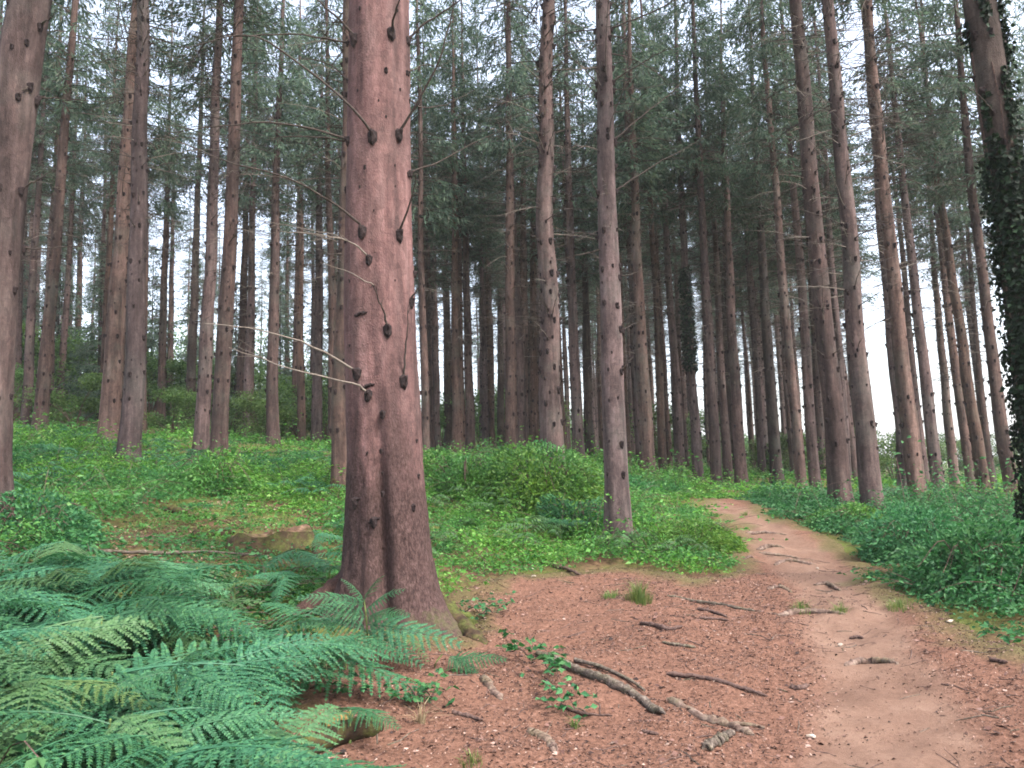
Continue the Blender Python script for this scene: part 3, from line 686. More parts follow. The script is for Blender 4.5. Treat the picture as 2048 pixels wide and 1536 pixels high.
bigbr(B, [(745, 268), (700, 212), (581, 113), (489, 70), (372, 96)], -.5, .013, 5, knot=2.0)
bigbr(B, [(710, 74), (675, 35), (634, 0), (590, -40)], -.4, .013, 3, knot=2.0)
bigbr(B, [(782, 62), (790, 30), (800, -5), (812, -60)], -.4, .013, 2, knot=1.9)
bigbr(B, [(815, 78), (860, 40), (915, 5), (960, -30)], -.15, .012, 3, knot=1.4)
bigbr(B, [(797, 265), (835, 205), (880, 120), (905, 20), (912, -40)], -.5, .013, 4, knot=1.8)
bigbr(B, [(698, 278), (620, 258), (523, 243), (420, 255), (335, 267)], -.15, .012, 4, knot=1.4)
bigbr(B, [(697, 281), (640, 275), (570, 273), (530, 280)], .1, .009, 2, knot=0)
bigbr(B, [(696, 85), (600, 70), (480, 72), (420, 66)], .1, .010, 4, knot=.9)
bigbr(B, [(725, 458), (700, 430), (642, 390), (581, 359), (451, 321), (328, 270)], -.5, .012, 5, knot=1.8)
bigbr(B, [(797, 466), (812, 430), (825, 390), (832, 348)], -.3, .013, 3, knot=1.8)
bigbr(B, [(738, 515), (705, 486), (640, 470), (560, 462)], -.3, .009, 3, True, 1.2)
bigbr(B, [(775, 655), (768, 625), (757, 600), (748, 570)], -.25, .012, 2, knot=1.7)
bigbr(B, [(748, 572), (700, 545), (640, 525)], -.3, .006, 1, True, 0)
bigbr(B, [(822, 600), (830, 585), (847, 565)], -.08, .011, 0, knot=1.2)
bigbr(B, [(807, 757), (811, 700), (815, 660), (815, 620)], -.18, .011, 3, knot=1.8)
bigbr(B, [(712, 742), (642, 702), (564, 671), (478, 654), (410, 647)], -.5, .011, 4, True, 1.5)
bigbr(B, [(738, 785), (700, 765), (598, 743), (506, 712), (458, 695)], -.4, .010, 4, True, 1.4)
bigbr(B, [(820, 345), (880, 322), (940, 290), (1000, 262)], .25, .009, 3, knot=1.1)
bigbr(B, [(815, 145), (850, 130), (900, 138)], .2, .007, 2, knot=.8)
bigbr(B, [(692, 480), (660, 468), (600, 455), (520, 440)], .3, .008, 3, True, .6)
bigbr(B, [(690, 160), (660, 130), (610, 118), (560, 130)], .2, .008, 4, False, .6)
bigbr(B, [(818, 200), (850, 215), (900, 205), (950, 180)], .4, .008, 3, False, .6)
# bark scars: dark torn ridges on the trunk
for px, py, w_, h_ in [(715, 1000, .07, .05), (748, 1040, .09, .03), (722, 628, .10, .025), (735, 772, .12, .035)]:
    h, a = B.front_angle(px, py); g = Geo(); n = 9
    pts = np.array([B.surf(h + h_ * (s_ * .5) + rng.normal(0, .006), a + s_ * w_ / B.R0 * .6) for s_ in np.linspace(-1, 1, n)])
    g.tube(pts, .016 * np.sin(np.linspace(.25, 2.9, n)) + .003, 6, 0, True, .5); g.obj('bark_scar', M_KNOT, B.root)
# roots running out from the foot
def root_obj(parent, base, pts, r0, r1, mat, name='root', sides=9, jit=.25):
    g = Geo(); c = smooth_curve(pts, 18) - base; g.tube(c, np.linspace(r0, r1, 18), sides, 0, True, jit); return g.obj(name, mat, parent, True)
def onfloor(px, py, up=0.0): 
    p = hit(px, py); return np.array([p[0], p[1], float(floor_z(p[0], p[1])) + up])
root_obj(B.root, B.base, [onfloor(850, 1228, .16), onfloor(890, 1245, .09), onfloor(925, 1262, .03), onfloor(955, 1280, -.03), onfloor(980, 1295, -.08)], .11, .05, M_STUMP, sides=14, jit=.3)
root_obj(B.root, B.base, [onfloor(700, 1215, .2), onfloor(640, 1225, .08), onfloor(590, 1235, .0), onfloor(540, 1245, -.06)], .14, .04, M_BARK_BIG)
a16 = TR['a16']
root_obj(a16.root, a16.base, [at(676, 955, 12.45), at(668, 975, 12.35), at(650, 1000, 12.2), at(630, 1016, 12.0), at(605, 1030, 11.8)], .09, .035, M_STUMP)

b = TR['b']
for pix, dep, r in [([(1231, 55), (1290, 30), (1350, 0), (1420, -40)], -.2, .014), ([(1231, 162), (1275, 132), (1310, 110), (1352, 92)], -.3, .013), ([(1234, 278), (1290, 228), (1350, 178), (1400, 120)], .2, .013),
                    ([(1236, 380), (1290, 342), (1348, 308), (1420, 270)], .2, .013), ([(1195, 168), (1160, 130), (1120, 100)], .2, .011), ([(1190, 60), (1140, 65), (1100, 92)], .2, .010), ([(1212, 155), (1212, 90), (1214, 40), (1218, -20)], -.3, .013),
                    ([(1216, 270), (1228, 225), (1246, 180), (1255, 110)], -.3, .011), ([(1197, 385), (1186, 370), (1180, 345)], -.1, .011), ([(1240, 655), (1252, 640), (1260, 626)], -.05, .012), ([(1245, 660), (1262, 650), (1275, 645)], .1, .009), ([(1238, 552), (1265, 548), (1298, 535)], .1, .009), ([(1235, 178), (1290, 176), (1350, 165)], .3, .007), ([(1236, 285), (1300, 276), (1360, 285)], .3, .007), ([(1190, 190), (1150, 150), (1110, 160)], .3, .007),
                    ([(1192, 475), (1160, 465), (1120, 478)], .2, .006), ([(1242, 740), (1258, 722), (1268, 712)], 0, .007)]:
    bigbr(b, pix, dep, r * 1.05, 3, False, 1.4)
e = TR['edge']
for pix, dep, r in [([(80, 50), (95, 40), (110, 28)], -.1, .014), ([(42, 378), (75, 360), (110, 338)], 0, .012), ([(45, 495), (80, 498), (130, 494), (215, 488)], .1, .009), ([(75, 195), (110, 196), (150, 200), (230, 206)], .1, .009), ([(60, 170), (50, 178), (42, 180)], -.1, .014)]:
    bigbr(e, pix, dep, r, 2, False, 1.6)
for k2, n2 in (('crook', 26), ('c', 20), ('d10', 24), ('a6', 16), ('ivy', 6)):
    t = TR[k2]
    for _ in range(n2):
        h = rng.uniform(2.5 if k2 != 'a6' else 3.5, 8.5) if k2 != 'ivy' else rng.uniform(3.5, 6.3)
        a = rng.uniform(math.pi * .85, math.pi * 2.15); p0 = t.surf(h, a) + t.base
        d = np.array([math.cos(a), math.sin(a), rng.uniform(-.1, .6)]); L = rng.uniform(.25, 1.5)
        t.branch([p0, p0 + d * L * .5 + [0, 0, -.02], p0 + d * L + [0, 0, -.1 * L]], .008, 3, rng.random() < .25, 1.0)
# ivy
def ivy_on(t, h0, h1, n, a0, a1, off=.05, size=.06, clump=False):
    hh = rng.uniform(h0, h1, n); aa = rng.uniform(a0, a1, n)
    if clump:
        keepm = vnoise(aa * 1.6 + 4, hh * 1.1) > -.15 - .5 * (1 - (hh - h0) / (h1 - h0)); hh, aa = hh[keepm], aa[keepm]
    n = len(hh); cx, cy = t.cen(hh); r = t.rad(hh, aa) + rng.random(n) ** 2 * off * 3
    p = np.stack([cx + r * np.cos(aa), cy + r * np.sin(aa), hh], 1); o = np.stack([np.cos(aa), np.sin(aa), np.zeros(n)], 1)
    g = Geo(); d = rdir(n) * .8 + np.array([0, 0, -.5]) + o * .3
    g.kites(p, d, o + rdir(n) * .5, rng.uniform(.6, 1.3, n) * size, rng.uniform(.6, 1.2, n) * size, 0, .1, .35)
    for _ in range(6):
        ha = np.linspace(h0 - .5, h1 - rng.uniform(0, 1), 14); a = rng.uniform(a0, a1) + np.cumsum(rng.normal(0, .08, 14))
        g.tube(np.array([t.surf(q, w_) for q, w_ in zip(ha, a)]), .009, 4, 1, False)
    o = g.obj('ivy', [M_IVY, M_STICK], t.root); o['label'] = 'dark ivy leaves climbing the trunk'
ivy_on(TR['ivy'], .2, 5.8, 15000, math.pi * .75, math.pi * 2.4, .028, .055, True)
ivy_on(TR['ivied'], 3.5, 6.8, 2200, math.pi * .8, math.pi * 2.2, .03, .08)

# ------------------------------------------------------------------ farther spruces that fill the wood
marks = [(-400, 80, 'left of the ringed leaning spruce'), (80, 258, 'between ringed leaning spruce and the twins'), (258, 378, 'between the twins and the dark thin spruce'), (378, 436, 'behind the middle-distance pair'),
         (436, 546, 'between the middle-distance pair and straight spruce'), (546, 706, 'between straight spruce and big spruce'), (706, 942, 'between big spruce and tall pale trunk'), (942, 1022, 'between tall pale trunk and twiggy straight spruce'),
         (1022, 1100, 'just left of the crooked spruce'), (1100, 1170, 'just right of the crooked spruce'), (1170, 1240, 'just left of the path-side spruce'), (1240, 1320, 'just right of the path-side spruce'), (1320, 1400, 'just left of the ivy-wrapped stem'), (1400, 1482, 'just right of the ivy-wrapped stem'),
         (1482, 1553, 'beyond the end of the path'), (1553, 1603, 'just left of the wavy pinkish spruce'), (1603, 1681, 'just right of the wavy pinkish spruce'), (1681, 1750, 'between the two stout right-hand spruces'), (1750, 2600, 'right of the stout ringed spruce')]
full = {}
extra = []; tries = 0
pos = [(t.base[0], t.base[1]) for t in TR.values()]
while len(extra) < 238 and tries < 60000:
    tries += 1
    Y = rng.uniform(25, 84); px = rng.uniform(-160, 2210)
    if rng.random() < .55: px = rng.uniform(850, 1720); Y = rng.uniform(23, 66)
    if 705 < px < 845: continue
    if px > 1650 and Y > 52: continue
    if 1730 < px < 2140 and (Y > 30 or rng.random() < .9): continue
    if px < 650 and rng.random() < .25: continue
    if (275 < px < 372 or 868 < px < 968) and Y > 30 and rng.random() < .8: continue
    x = at(px, 900, Y)[0]
    if min((x - a) ** 2 + (Y - c) ** 2 for a, c in pos) < 1.8 ** 2: continue
    mi = next(i for i, (a, c, _) in enumerate(marks) if a <= px < c)
    if full.get(mi, 0) >= 19: continue
    full[mi] = full.get(mi, 0) + 1
    pos.append((x, Y)); extra.append((px, x, Y))
extra.sort()
ORD = ['leftmost', 'second', 'third', 'fourth', 'fifth', 'sixth', 'seventh', 'eighth', 'ninth', 'tenth', 'eleventh', 'twelfth', 'thirteenth', 'fourteenth', 'fifteenth', 'sixteenth', 'seventeenth', 'eighteenth', 'nineteenth', 'twentieth', 'twenty-first', 'twenty-second', 'twenty-third', 'twenty-fourth', 'twenty-fifth']
cnt = {}
for px, x, Y in extra:
    mi = next(i for i, (a, c, _) in enumerate(marks) if a <= px < c); k = cnt.get(mi, 0); cnt[mi] = k + 1
    lab = ('leftmost' if k == 0 else ORD[k] + ' from left') + ' of far spruces ' + marks[mi][2]
    sl = rng.normal(0, .010); ph = rng.uniform(0, 6)
    off = lambda h, sl=sl, ph=ph: np.asarray(h, float) * sl + .03 * np.sin(np.asarray(h, float) * .7 + ph) - .03 * math.sin(ph)
    dbh = rng.uniform(.24, .40); H = rng.uniform(16, 21)
    t = Tree(lab, (x, Y, float(gz(x, Y))), off, dbh / 2 * 1.08, H, 'far thin spruces', '', M_BARK_DARK if rng.random() < .06 else M_BARK, 0, .3, rng.uniform(7.6, 10.4) if Y < 40 else rng.uniform(8.6, 12), 10)
    t.knots(1.0, 9, False, .6, 1.5, (3, 5), .2)
    t.spray(rng.uniform(2.8, 3.6), 1.0, rng.uniform(.9, 1.3))
    if Y < 45: t.spray(4.6, .8, rng.uniform(.9, 1.2))

# ------------------------------------------------------------------ young spruces, shrubs and the far thicket
for i, (px, py, Y, s, lab) in enumerate([(195, 850, 31, .62, 'dark young spruce with drooping boughs behind the twin spruces'), (300, 850, 40, .85, 'taller dark young spruce deep in the thicket right of the twins'), (560, 860, 42, .8, 'dark young spruce deep in the thicket left of the big spruce'), (20, 850, 36, .8, 'dark young spruce behind the trunks at the left edge'),
        (110, 850, 40, .9, 'dark young spruce behind the thin orange-tinted stem'), (390, 860, 44, .85, 'dark young spruce behind the left trunk of the pair'), (470, 860, 39, .7, 'dark young spruce behind the two touching spruces'), (640, 870, 46, .8, 'dark young spruce behind the reddish straight spruce'), (250, 850, 46, .95, 'tallest dark young spruce straight behind the twin spruces'), (-60, 850, 38, .85, 'dark young spruce at the very left border')]):
    p = at(px, py, Y); z = float(gz(p[0], Y)); r_ = emp('young_spruce', (p[0], Y, z - .05), lab, 'tree', 'young spruces of the thicket')
    g = Geo(); g.tube(np.array([[0, 0, -.2], [0, 0, 3], [0, 0, 11 * s]]), [.07, .05, .01], 8); g.obj('trunk', M_BARK_DARK, r_, True)
    for q in (0, 1):
        c = link('crown', CROWNS[(i + 2 * q) % 5], r_); c.location = (0, 0, .1 + .3 * q); c.scale = (s * 1.15, s * 1.15, s); c.rotation_euler = (0, 0, i + q)

def shrub_mesh(seed, n=5200, leaf=.10, rx=1.5, hz=2.4):
    global rng
    keep = rng; rng = np.random.default_rng(seed); g = Geo(); P = []
    for k in range(9):
        c = np.array([rng.uniform(-rx, rx) * .7, rng.uniform(-rx, rx) * .7, rng.uniform(.25, 1) * hz * .85]); s = rng.uniform(.35, .75)
        q = rdir(n // 9) * (rng.random((n // 9, 1)) ** .45) * np.array([s * 1.2, s * 1.2, s * .7]); P.append(c + q)
        st = smooth_curve([(0, 0, -.1), (c[0] * .3, c[1] * .3, c[2] * .5), c], 8); g.tube(st, np.linspace(.03, .006, 8), 4, 1, False)
    P = np.vstack(P); P[:, 2] = np.maximum(P[:, 2], .05)
    g.kites(P, rdir(len(P), -.8, .4), rdir(len(P), .1, 1), rng.uniform(.6, 1.3, len(P)) * leaf, rng.uniform(.4, .8, len(P)) * leaf, 0, .12)
    rng = keep
    return g
SHRUBS = [shrub_mesh(300 + i).mesh('foliage', [M_SHRUB, M_STICK]) for i in range(4)]
SH = [(150, 850, 27, .9, 'bright green sapling clump below the orange-tinted stem'), (345, 862, 26, .7, 'small green shrub at the foot of the thin spruces by the twins'), (455, 868, 30, .8, 'green shrub behind the spruce pair'),
      (520, 878, 27, .75, 'leafy shrub between the touching spruces and the straight spruce'), (600, 880, 31, .8, 'green shrub two trunks left of the big spruce'), (20, 850, 29, .9, 'green shrub behind the trunk cut off at left edge'),
      (60, 850, 36, 1.5, 'leafy bush filling the gap right of the left edge trunk'), (185, 852, 40, 1.7, 'leafy bush in the dark gap just left of the twin spruces'), (265, 852, 36, 1.3, 'leafy bush straight behind the twin spruces'), (300, 856, 33, 1.2, 'leafy bush in the dark gap just right of the twin spruces'),
      (415, 860, 42, 1.6, 'leafy bush straight behind the middle-distance pair'), (505, 866, 40, 1.5, 'leafy bush behind the touching spruces'), (570, 868, 36, 1.2, 'leafy bush right behind the straight spruce'), (655, 872, 38, 1.4, 'leafy bush close left of the big spruce'),
      (880, 905, 40, 1.3, 'green shrub seen just right of the big spruce'), (960, 903, 46, 1.6, 'tall pale green shrub behind the tall pale trunk'), (1060, 903, 50, 1.7, 'green shrub glimpsed behind the crooked spruce'), (1330, 930, 42, 1.4, 'pale green shrub behind the very thin leaning stem'),
      (1500, 935, 36, .8, 'low green bush beyond the path end'), (1560, 945, 33, .8, 'rounded bush behind the dark straight spruce'), (1640, 950, 30, .8, 'green bush left of the thick dark-topped spruce'), (1725, 960, 29, .8, 'dark green bush between the two stout right-hand spruces'),
      (1790, 950, 38, 1.2, 'green bush behind the shaded leaning spruce'), (1850, 940, 44, 1.0, 'pale bush at the left of the bright clearing'), (1905, 945, 52, 1.2, 'pale wide bush at the foot of the bright clearing'), (1960, 945, 56, 1.2, 'pale bush at the right of the bright clearing'), (2035, 950, 46, 1.0, 'green bush beyond the dark rim trunk at right'), (1400, 930, 48, 1.5, 'green bush behind the ivy-wrapped stem')]
for i, (px, py, Y, s, lab) in enumerate(SH):
    p = at(px, py, Y); z = float(gz(p[0], Y)); r_ = emp('shrub', (p[0], Y, z - .02), lab, 'shrub', 'shrubs of the understorey')
    o = link('foliage', SHRUBS[i % 4], r_); o.scale = (s, s, s); o.rotation_euler = (0, 0, i * 1.7)

def far_wood():
    g = Geo(); n = 190000
    px = rng.uniform(-600, 2500, n); Y = rng.uniform(76, 100, n)
    x = (px - 1024) / F * Y; top = 8.5 + 5 * vnoise(x * .10, Y * .06) + 3.5 * vnoise(x * .4, Y * .2); top = np.maximum(top, 1.5) * np.interp(px, [600, 860, 1500, 1750], [1, .5, .4, .16])
    h = rng.random(n) ** 1.1 * top; P = np.stack([x, Y, gz(x, Y) + h], 1); ok = (px < 1720) | (rng.random(n) < .12); P = P[ok]; n = len(P)
    g.kites(P, rdir(n), rdir(n), rng.uniform(.18, .42, n), rng.uniform(.1, .26, n), 0, .12)
    o = g.obj('far_thicket', [M_SHRUB]); tag(o, 'dense green thicket closing off the wood behind the trunks', 'thicket', None, 'stuff')
far_wood()

# ------------------------------------------------------------------ undergrowth carpet
def carpet(name, label, n, px0, px1, y0, y1, hmax, leaf, m=26, mat=M_UNDER, allow=None):
    Y = np.sqrt(rng.uniform(y0 * y0, y1 * y1, n)); px = rng.uniform(px0, px1, n)
    x = (px - 1024) / F * Y
    sd = lit_sd(x, Y); ok = (sd < -.05 - .1 * rng.random(n)) | (Y > 20)
    bare = inside(x, Y, STUMPBARE); ok &= ~(bare & (rng.random(n) < .62))
    for t in TR.values():
        if t.base[1] < 17: ok &= np.hypot(x - t.base[0], Y - t.base[1]) > t.R0 * 1.25
    if allow is not None: ok &= allow(x, Y)
    x, Y, sd, bare = x[ok], Y[ok], sd[ok], bare[ok]; n = len(x)
    nz = vnoise(x * .55, Y * .55); nz2 = vnoise(x * 1.8 + 3, Y * 1.8); nz3 = vnoise(x * 4.5, Y * 4.5)
    hc = hmax * (.42 + .45 * nz + .42 * nz2 + .25 * nz3) * np.exp(rng.normal(0, .3, n)); hc = np.clip(hc, .04, None) * np.where(bare, .35, 1) * np.clip(.3 + (-sd) * .9, .3, 1) * np.where(rng.random(n) < .07, 1.9, 1)
    thin = (nz2 + nz3 * .7 < -.55) & (rng.random(n) < .7) & (Y < 20)
    x, Y, sd, bare, hc = x[~thin], Y[~thin], sd[~thin], bare[~thin], hc[~thin]; n = len(x)
    rc = .16 + .1 * rng.random(n) + hc * .25
    th = rng.uniform(0, 2 * math.pi, (n, m)); rr = np.sqrt(rng.random((n, m))); u = rng.random((n, m)) ** .6
    X = x[:, None] + rc[:, None] * rr * np.cos(th); YY = Y[:, None] + rc[:, None] * rr * np.sin(th)
    base = gz(x, Y)
    Z = base[:, None] + hc[:, None] * u * (1 - .6 * rr ** 2) + .015
    P = np.stack([X, YY, Z], -1).reshape(-1, 3); N = len(P)
    D = np.stack([np.cos(th), np.sin(th), rng.uniform(-.5, .45, (n, m))], -1).reshape(-1, 3) + rdir(N) * .5
    sz = np.repeat((leaf + .0016 * Y) * np.exp(rng.normal(0, .22, n)), m) * rng.uniform(.5, 1.3, N)
    g = Geo(); g.kites(P, D, rdir(N, .25, 1), sz, sz * rng.uniform(.4, .7, N), 0, .15)
    for k in rng.choice(n, min(n, 420), replace=False):
        a = rng.uniform(0, 6.28); L = rng.uniform(.4, 1.1); hh = hc[k] * rng.uniform(.9, 1.7) + .05; t = np.linspace(0, 1, 7)
        c = np.stack([x[k] + math.cos(a) * L * t, Y[k] + math.sin(a) * L * t, base[k] + hh * np.sin(t * rng.uniform(1.6, 2.8)) ], 1)
        g.tube(c, np.linspace(.0045, .002, 7), 3, 1, False)
        q = c[2:]; m2 = len(q)
        if rng.random() < .7:
            for _ in range(2): g.kites(q, rdir(m2, -.5, .3), rdir(m2, .4, 1), rng.uniform(.05, .09, m2), rng.uniform(.03, .05, m2), 0, .15)
    o = g.obj(name, [mat, M_STICK]); return tag(o, label, 'undergrowth', None, 'stuff')
carpet('undergrowth', 'low bright green herb and bramble carpet on the left slope', 5200, -260, 900, 7.2, 17, .44, .030, 36, M_UNDER, lambda x, y: x < (790 - 1024) / F * y)
carpet('undergrowth', 'green bramble carpet between the big spruce and the path', 3600, 780, 1500, 8.0, 17, .42, .028, 36, M_UNDER, lambda x, y: (x >= (790 - 1024) / F * y) & (seg_dist(x, y, TRAIL, False) > .3))
carpet('undergrowth', 'dense dark green bramble bank right of the path', 4200, 1480, 2350, 5.4, 17, .52, .032, 42, M_BRAMBLE, lambda x, y: x > np.interp(y, TRAIL[::-1, 1], TRAIL[::-1, 0]) + .2)
carpet('undergrowth', 'distant green ground cover beneath the far trunks', 7000, -300, 2350, 16, 48, .5, .05, 30, M_UNDER)
carpet('undergrowth', 'sparse dark leaves under the bracken at lower left', 1000, -500, 640, 3.2, 7.4, .16, .05, 16, M_BRAMBLE, lambda x, y: lit_sd(x, y) < -.25)

def fern_carpet(label, n, px0, px1, y0, y1, size):
    Y = np.sqrt(rng.uniform(y0 * y0, y1 * y1, n)); x = (rng.uniform(px0, px1, n) - 1024) / F * Y
    ok = (lit_sd(x, Y) < -.35) & ~inside(x, Y, STUMPBARE) & (vnoise(x * .4 + 7, Y * .4) > -.25); x, Y = x[ok], Y[ok]; n = len(x); g = Geo()
    z = gz(x, Y); B_, D_, N_, L_, W_ = [], [], [], [], []
    for k in range(n):
        for _ in range(3):
            a = rng.uniform(0, 6.28); L = size * rng.uniform(.6, 1.2); o = np.array([math.cos(a), math.sin(a), 0]); sdv = np.array([-o[1], o[0], 0])
            t = np.linspace(.08, 1, 13); p = np.array([x[k], Y[k], z[k]]) + o * (L * t)[:, None]; p[:, 2] += size * (.35 + .75 * t - .85 * t * t) * rng.uniform(.7, 1.1)
            for sg in (-1, 1):
                l = .34 * L * (1 - t) ** .8 * np.minimum(1, .5 + 2 * t) + .015
                B_.append(p); D_.append(np.tile(o * .45 + sdv * sg + [0, 0, -.2], (13, 1))); N_.append(np.tile([0, 0, 1.], (13, 1)) + rng.normal(0, .15, (13, 3))); L_.append(l); W_.append(np.full(13, .055 * L))
    g.kites(np.vstack(B_), np.vstack(D_), np.vstack(N_), np.concatenate(L_), np.concatenate(W_), 0, .2, .3)
    o = g.obj('fern_cover', [M_FERN]); tag(o, label, 'ferns', None, 'stuff')
fern_carpet('low ferns scattered through the herbs on the left slope', 230, -200, 800, 8, 20, .5)
fern_carpet('ferns mixed into the brambles between big spruce and path', 170, 820, 1480, 8.5, 18, .5)
fern_carpet('ferns mixed into the bramble bank right of the path', 150, 1600, 2300, 6, 20, .45)
def bush(label, px, py, Y, rx, ry, h, n, mat, leaf, group='bramble bushes'):
    p = at(px, py, Y); z = float(gz(p[0], Y)); r_ = emp('bramble_bush', (p[0], Y, z), label, 'bush', group)
    g = Geo(); P = rdir(n, 0, 1) * (rng.random((n, 1)) ** .33) * np.array([rx, ry, h]); k = 1 + .35 * vnoise(P[:, 0] * 2.2 + px, P[:, 1] * 2.2, P[:, 2] * 2.2); P *= k[:, None]
    P[:, 2] += gz(P[:, 0] + p[0], P[:, 1] + Y) - z
    d = P / (np.linalg.norm(P, axis=1)[:, None] + 1e-6) + rdir(n) * .8; d[:, 2] -= .3
    g.kites(P, d, rdir(n, .2, 1), rng.uniform(.6, 1.4, n) * leaf, rng.uniform(.35, .75, n) * leaf, 0, .15); g.obj('leaves', mat, r_)
    g = Geo()
    for _ in range(16):
        a = rng.uniform(0, 6.28); q = np.array([math.cos(a) * rx, math.sin(a) * ry, 0]) * rng.uniform(.4, 1)
        c = smooth_curve([(q[0] * .2, q[1] * .2, -.05), (q[0] * .5, q[1] * .5, h * rng.uniform(.6, .95)), (q[0] * .95, q[1] * .95, h * rng.uniform(.3, .7))], 9); c[:, 2] += gz(c[:, 0] + p[0], c[:, 1] + Y) - z
        g.tube(c, np.linspace(.007, .003, 9), 4, 0, False)
    g.obj('stems', M_STICK, r_)
bush('big green bramble bush below the crooked spruce', 1085, 1015, 12.6, 1.0, .8, .85, 9000, M_UNDER, .07)
bush('leafy bramble bush just left of the path-side spruce foot', 1150, 1040, 11.6, .55, .5, .5, 3200, M_BRAMBLE, .06)
bush('pale bramble bush right behind the big spruce', 930, 1000, 13.2, .9, .7, .7, 5200, M_UNDER, .065)
bush('dark bramble clump at the right edge above the path', 1960, 1180, 7.6, .75, .6, .55, 5200, M_BRAMBLE, .06)
bush('bramble clump at the foot of the stout ringed spruce', 1840, 1095, 10.0, .8, .6, .5, 4200, M_BRAMBLE, .06)
bush('bramble clump where the right bank meets the path', 1720, 1060, 12.2, .7, .5, .38, 3200, M_UNDER, .055)
bush('low bush hugging the inner bend of the path', 1390, 1090, 10.6, .75, .5, .38, 4200, M_UNDER, .05)
bush('rounded green bush behind the mossy stump', 430, 985, 12.0, .9, .6, .5, 3600, M_UNDER, .06)
bush('dark nettle clump near the left edge spruce', 60, 1070, 8.0, .7, .5, .42, 3000, M_BRAMBLE, .055)

# ------------------------------------------------------------------ bracken
def frond_mesh(seed, n=16, wide=.37):
    r = np.random.default_rng(seed); g = Geo()
    arch = lambda t: .20 * t - .34 * t * t
    s = np.linspace(0, 1, 14); rp = np.stack([s, .03 * np.sin(s * 3 + seed), arch(s)], 1)
    g.tube(rp, np.linspace(.0075, .0015, 14), 4, 1, False)
    B_, D_, N_, L_, W_ = [], [], [], [], []
    for i in range(n):
        t = .06 + .93 * (i / n) ** .92
        l = wide * (1 - t) ** .85 * min(1, .6 + 2.2 * t) * r.uniform(.88, 1.1) + .02
        p = np.array([np.interp(t, s, rp[:, k]) for k in range(3)])
        for sg in (-1, 1):
            ang = R(74 - 26 * t) + r.normal(0, .06); dz = r.normal(-.12, .07)
            d = np.array([math.cos(ang), sg * math.sin(ang), dz]); d /= np.linalg.norm(d)
            m = max(3, int(l / .0185)); u = (np.arange(m) + .5) / m
            q = p + d * (u * l)[:, None]; q[:, 2] -= .30 * l * u ** 2
            sp = np.cross(d, [0, 0, 1.0]); sp /= np.linalg.norm(sp)
            pl = .042 * (1 - .75 * u) * (.55 + .45 * l / wide) + .004
            for s2 in (-1, 1):
                B_.append(q); D_.append(d * .55 + sp * s2 + np.stack([np.zeros(m), np.zeros(m), r.normal(-.08, .1, m)], 1)); N_.append(np.tile([0, 0, 1.0], (m, 1)) + r.normal(0, .18, (m, 3)))
                L_.append(pl); W_.append(np.full(m, .021))
            for u0 in (0, .33, .62):
                i0 = int(u0 * m); e1 = q[min(m - 1, int((u0 + .5) * m))] - q[i0]; B_.append(q[i0:i0 + 1]); D_.append(e1[None] + 1e-6); N_.append(np.array([[0, 0, 1.0]])); L_.append(np.array([np.linalg.norm(e1) * 1.05 + .004])); W_.append(np.array([.026 * (1 - .6 * u0) * (.5 + .5 * l / wide)]))
            B_.append(q[-1:]); D_.append(d[None]); N_.append(np.array([[0, 0, 1.0]])); L_.append(np.array([.03])); W_.append(np.array([.012]))
    g.kites(np.vstack(B_), np.vstack(D_), np.vstack(N_), np.concatenate(L_), np.concatenate(W_), 0, .05, .4)
    return g.mesh('frond', [M_FERN, M_FERN])
FRONDS = [frond_mesh(i, 12 + i % 3 * 2, .33 + .03 * (i % 3)) for i in range(5)]
def frond(parent, origin, a, b, roll=0.0, wscale=1.0, face=1.0):
    a = np.asarray(a, float); b = np.asarray(b, float); L = np.linalg.norm(b - a)
    # the mesh droops to z = -.14 at its tip: tilt it up so that base and tip meet a and b
    d = (b - a) / L; Rm = frame_x(d)
    roll += .55 * d[0] * face
    tilt = math.atan2(.14, 1); ca, sa = math.cos(tilt), math.sin(tilt)
    Rt = np.array([[ca, 0, -sa], [0, 1, 0], [sa, 0, ca]]); cr, sr = math.cos(roll), math.sin(roll); Rr = np.array([[1, 0, 0], [0, cr, -sr], [0, sr, cr]])
    return link('frond', FRONDS[int(rng.integers(5))], parent, mat4(Rm @ Rr @ Rt @ np.diag([L, L * wscale, L]), a - origin))
def bracken(x, y, hgt, nf, size, label, group, face=None, lean=.15, bias=None):
    z = float(floor_z(x, y)) - .02; o = np.array([x, y, z]); r_ = emp('bracken', o, label, 'fern', group)
    th0 = rng.uniform(0, 6.28) if face is None else face
    top = o + np.array([math.cos(th0) * lean * hgt, math.sin(th0) * lean * hgt, hgt])
    g = Geo(); g.tube(smooth_curve([(0, 0, -.05), (top - o) * [.3, .3, .55], top - o], 9), np.linspace(.0075, .0045, 9), 6); g.obj('stalk', M_STALK, r_, True)
    for k in range(nf):
        a = th0 + (k - (nf - 1) / 2) * (6.28 / nf if face is None else 1.15) + rng.normal(0, .2)
        if bias is not None: a = rng.normal(bias, 1.0)
        L = size * rng.uniform(.75, 1.15)
        f0 = o + (top - o) * (1 - .12 * k / max(1, nf)); d = np.array([math.cos(a), math.sin(a), rng.uniform(-.6, .15)])
        frond(r_, o, f0, f0 + d * L, rng.normal(0, .15), rng.uniform(.9, 1.15), .4)
    return r_
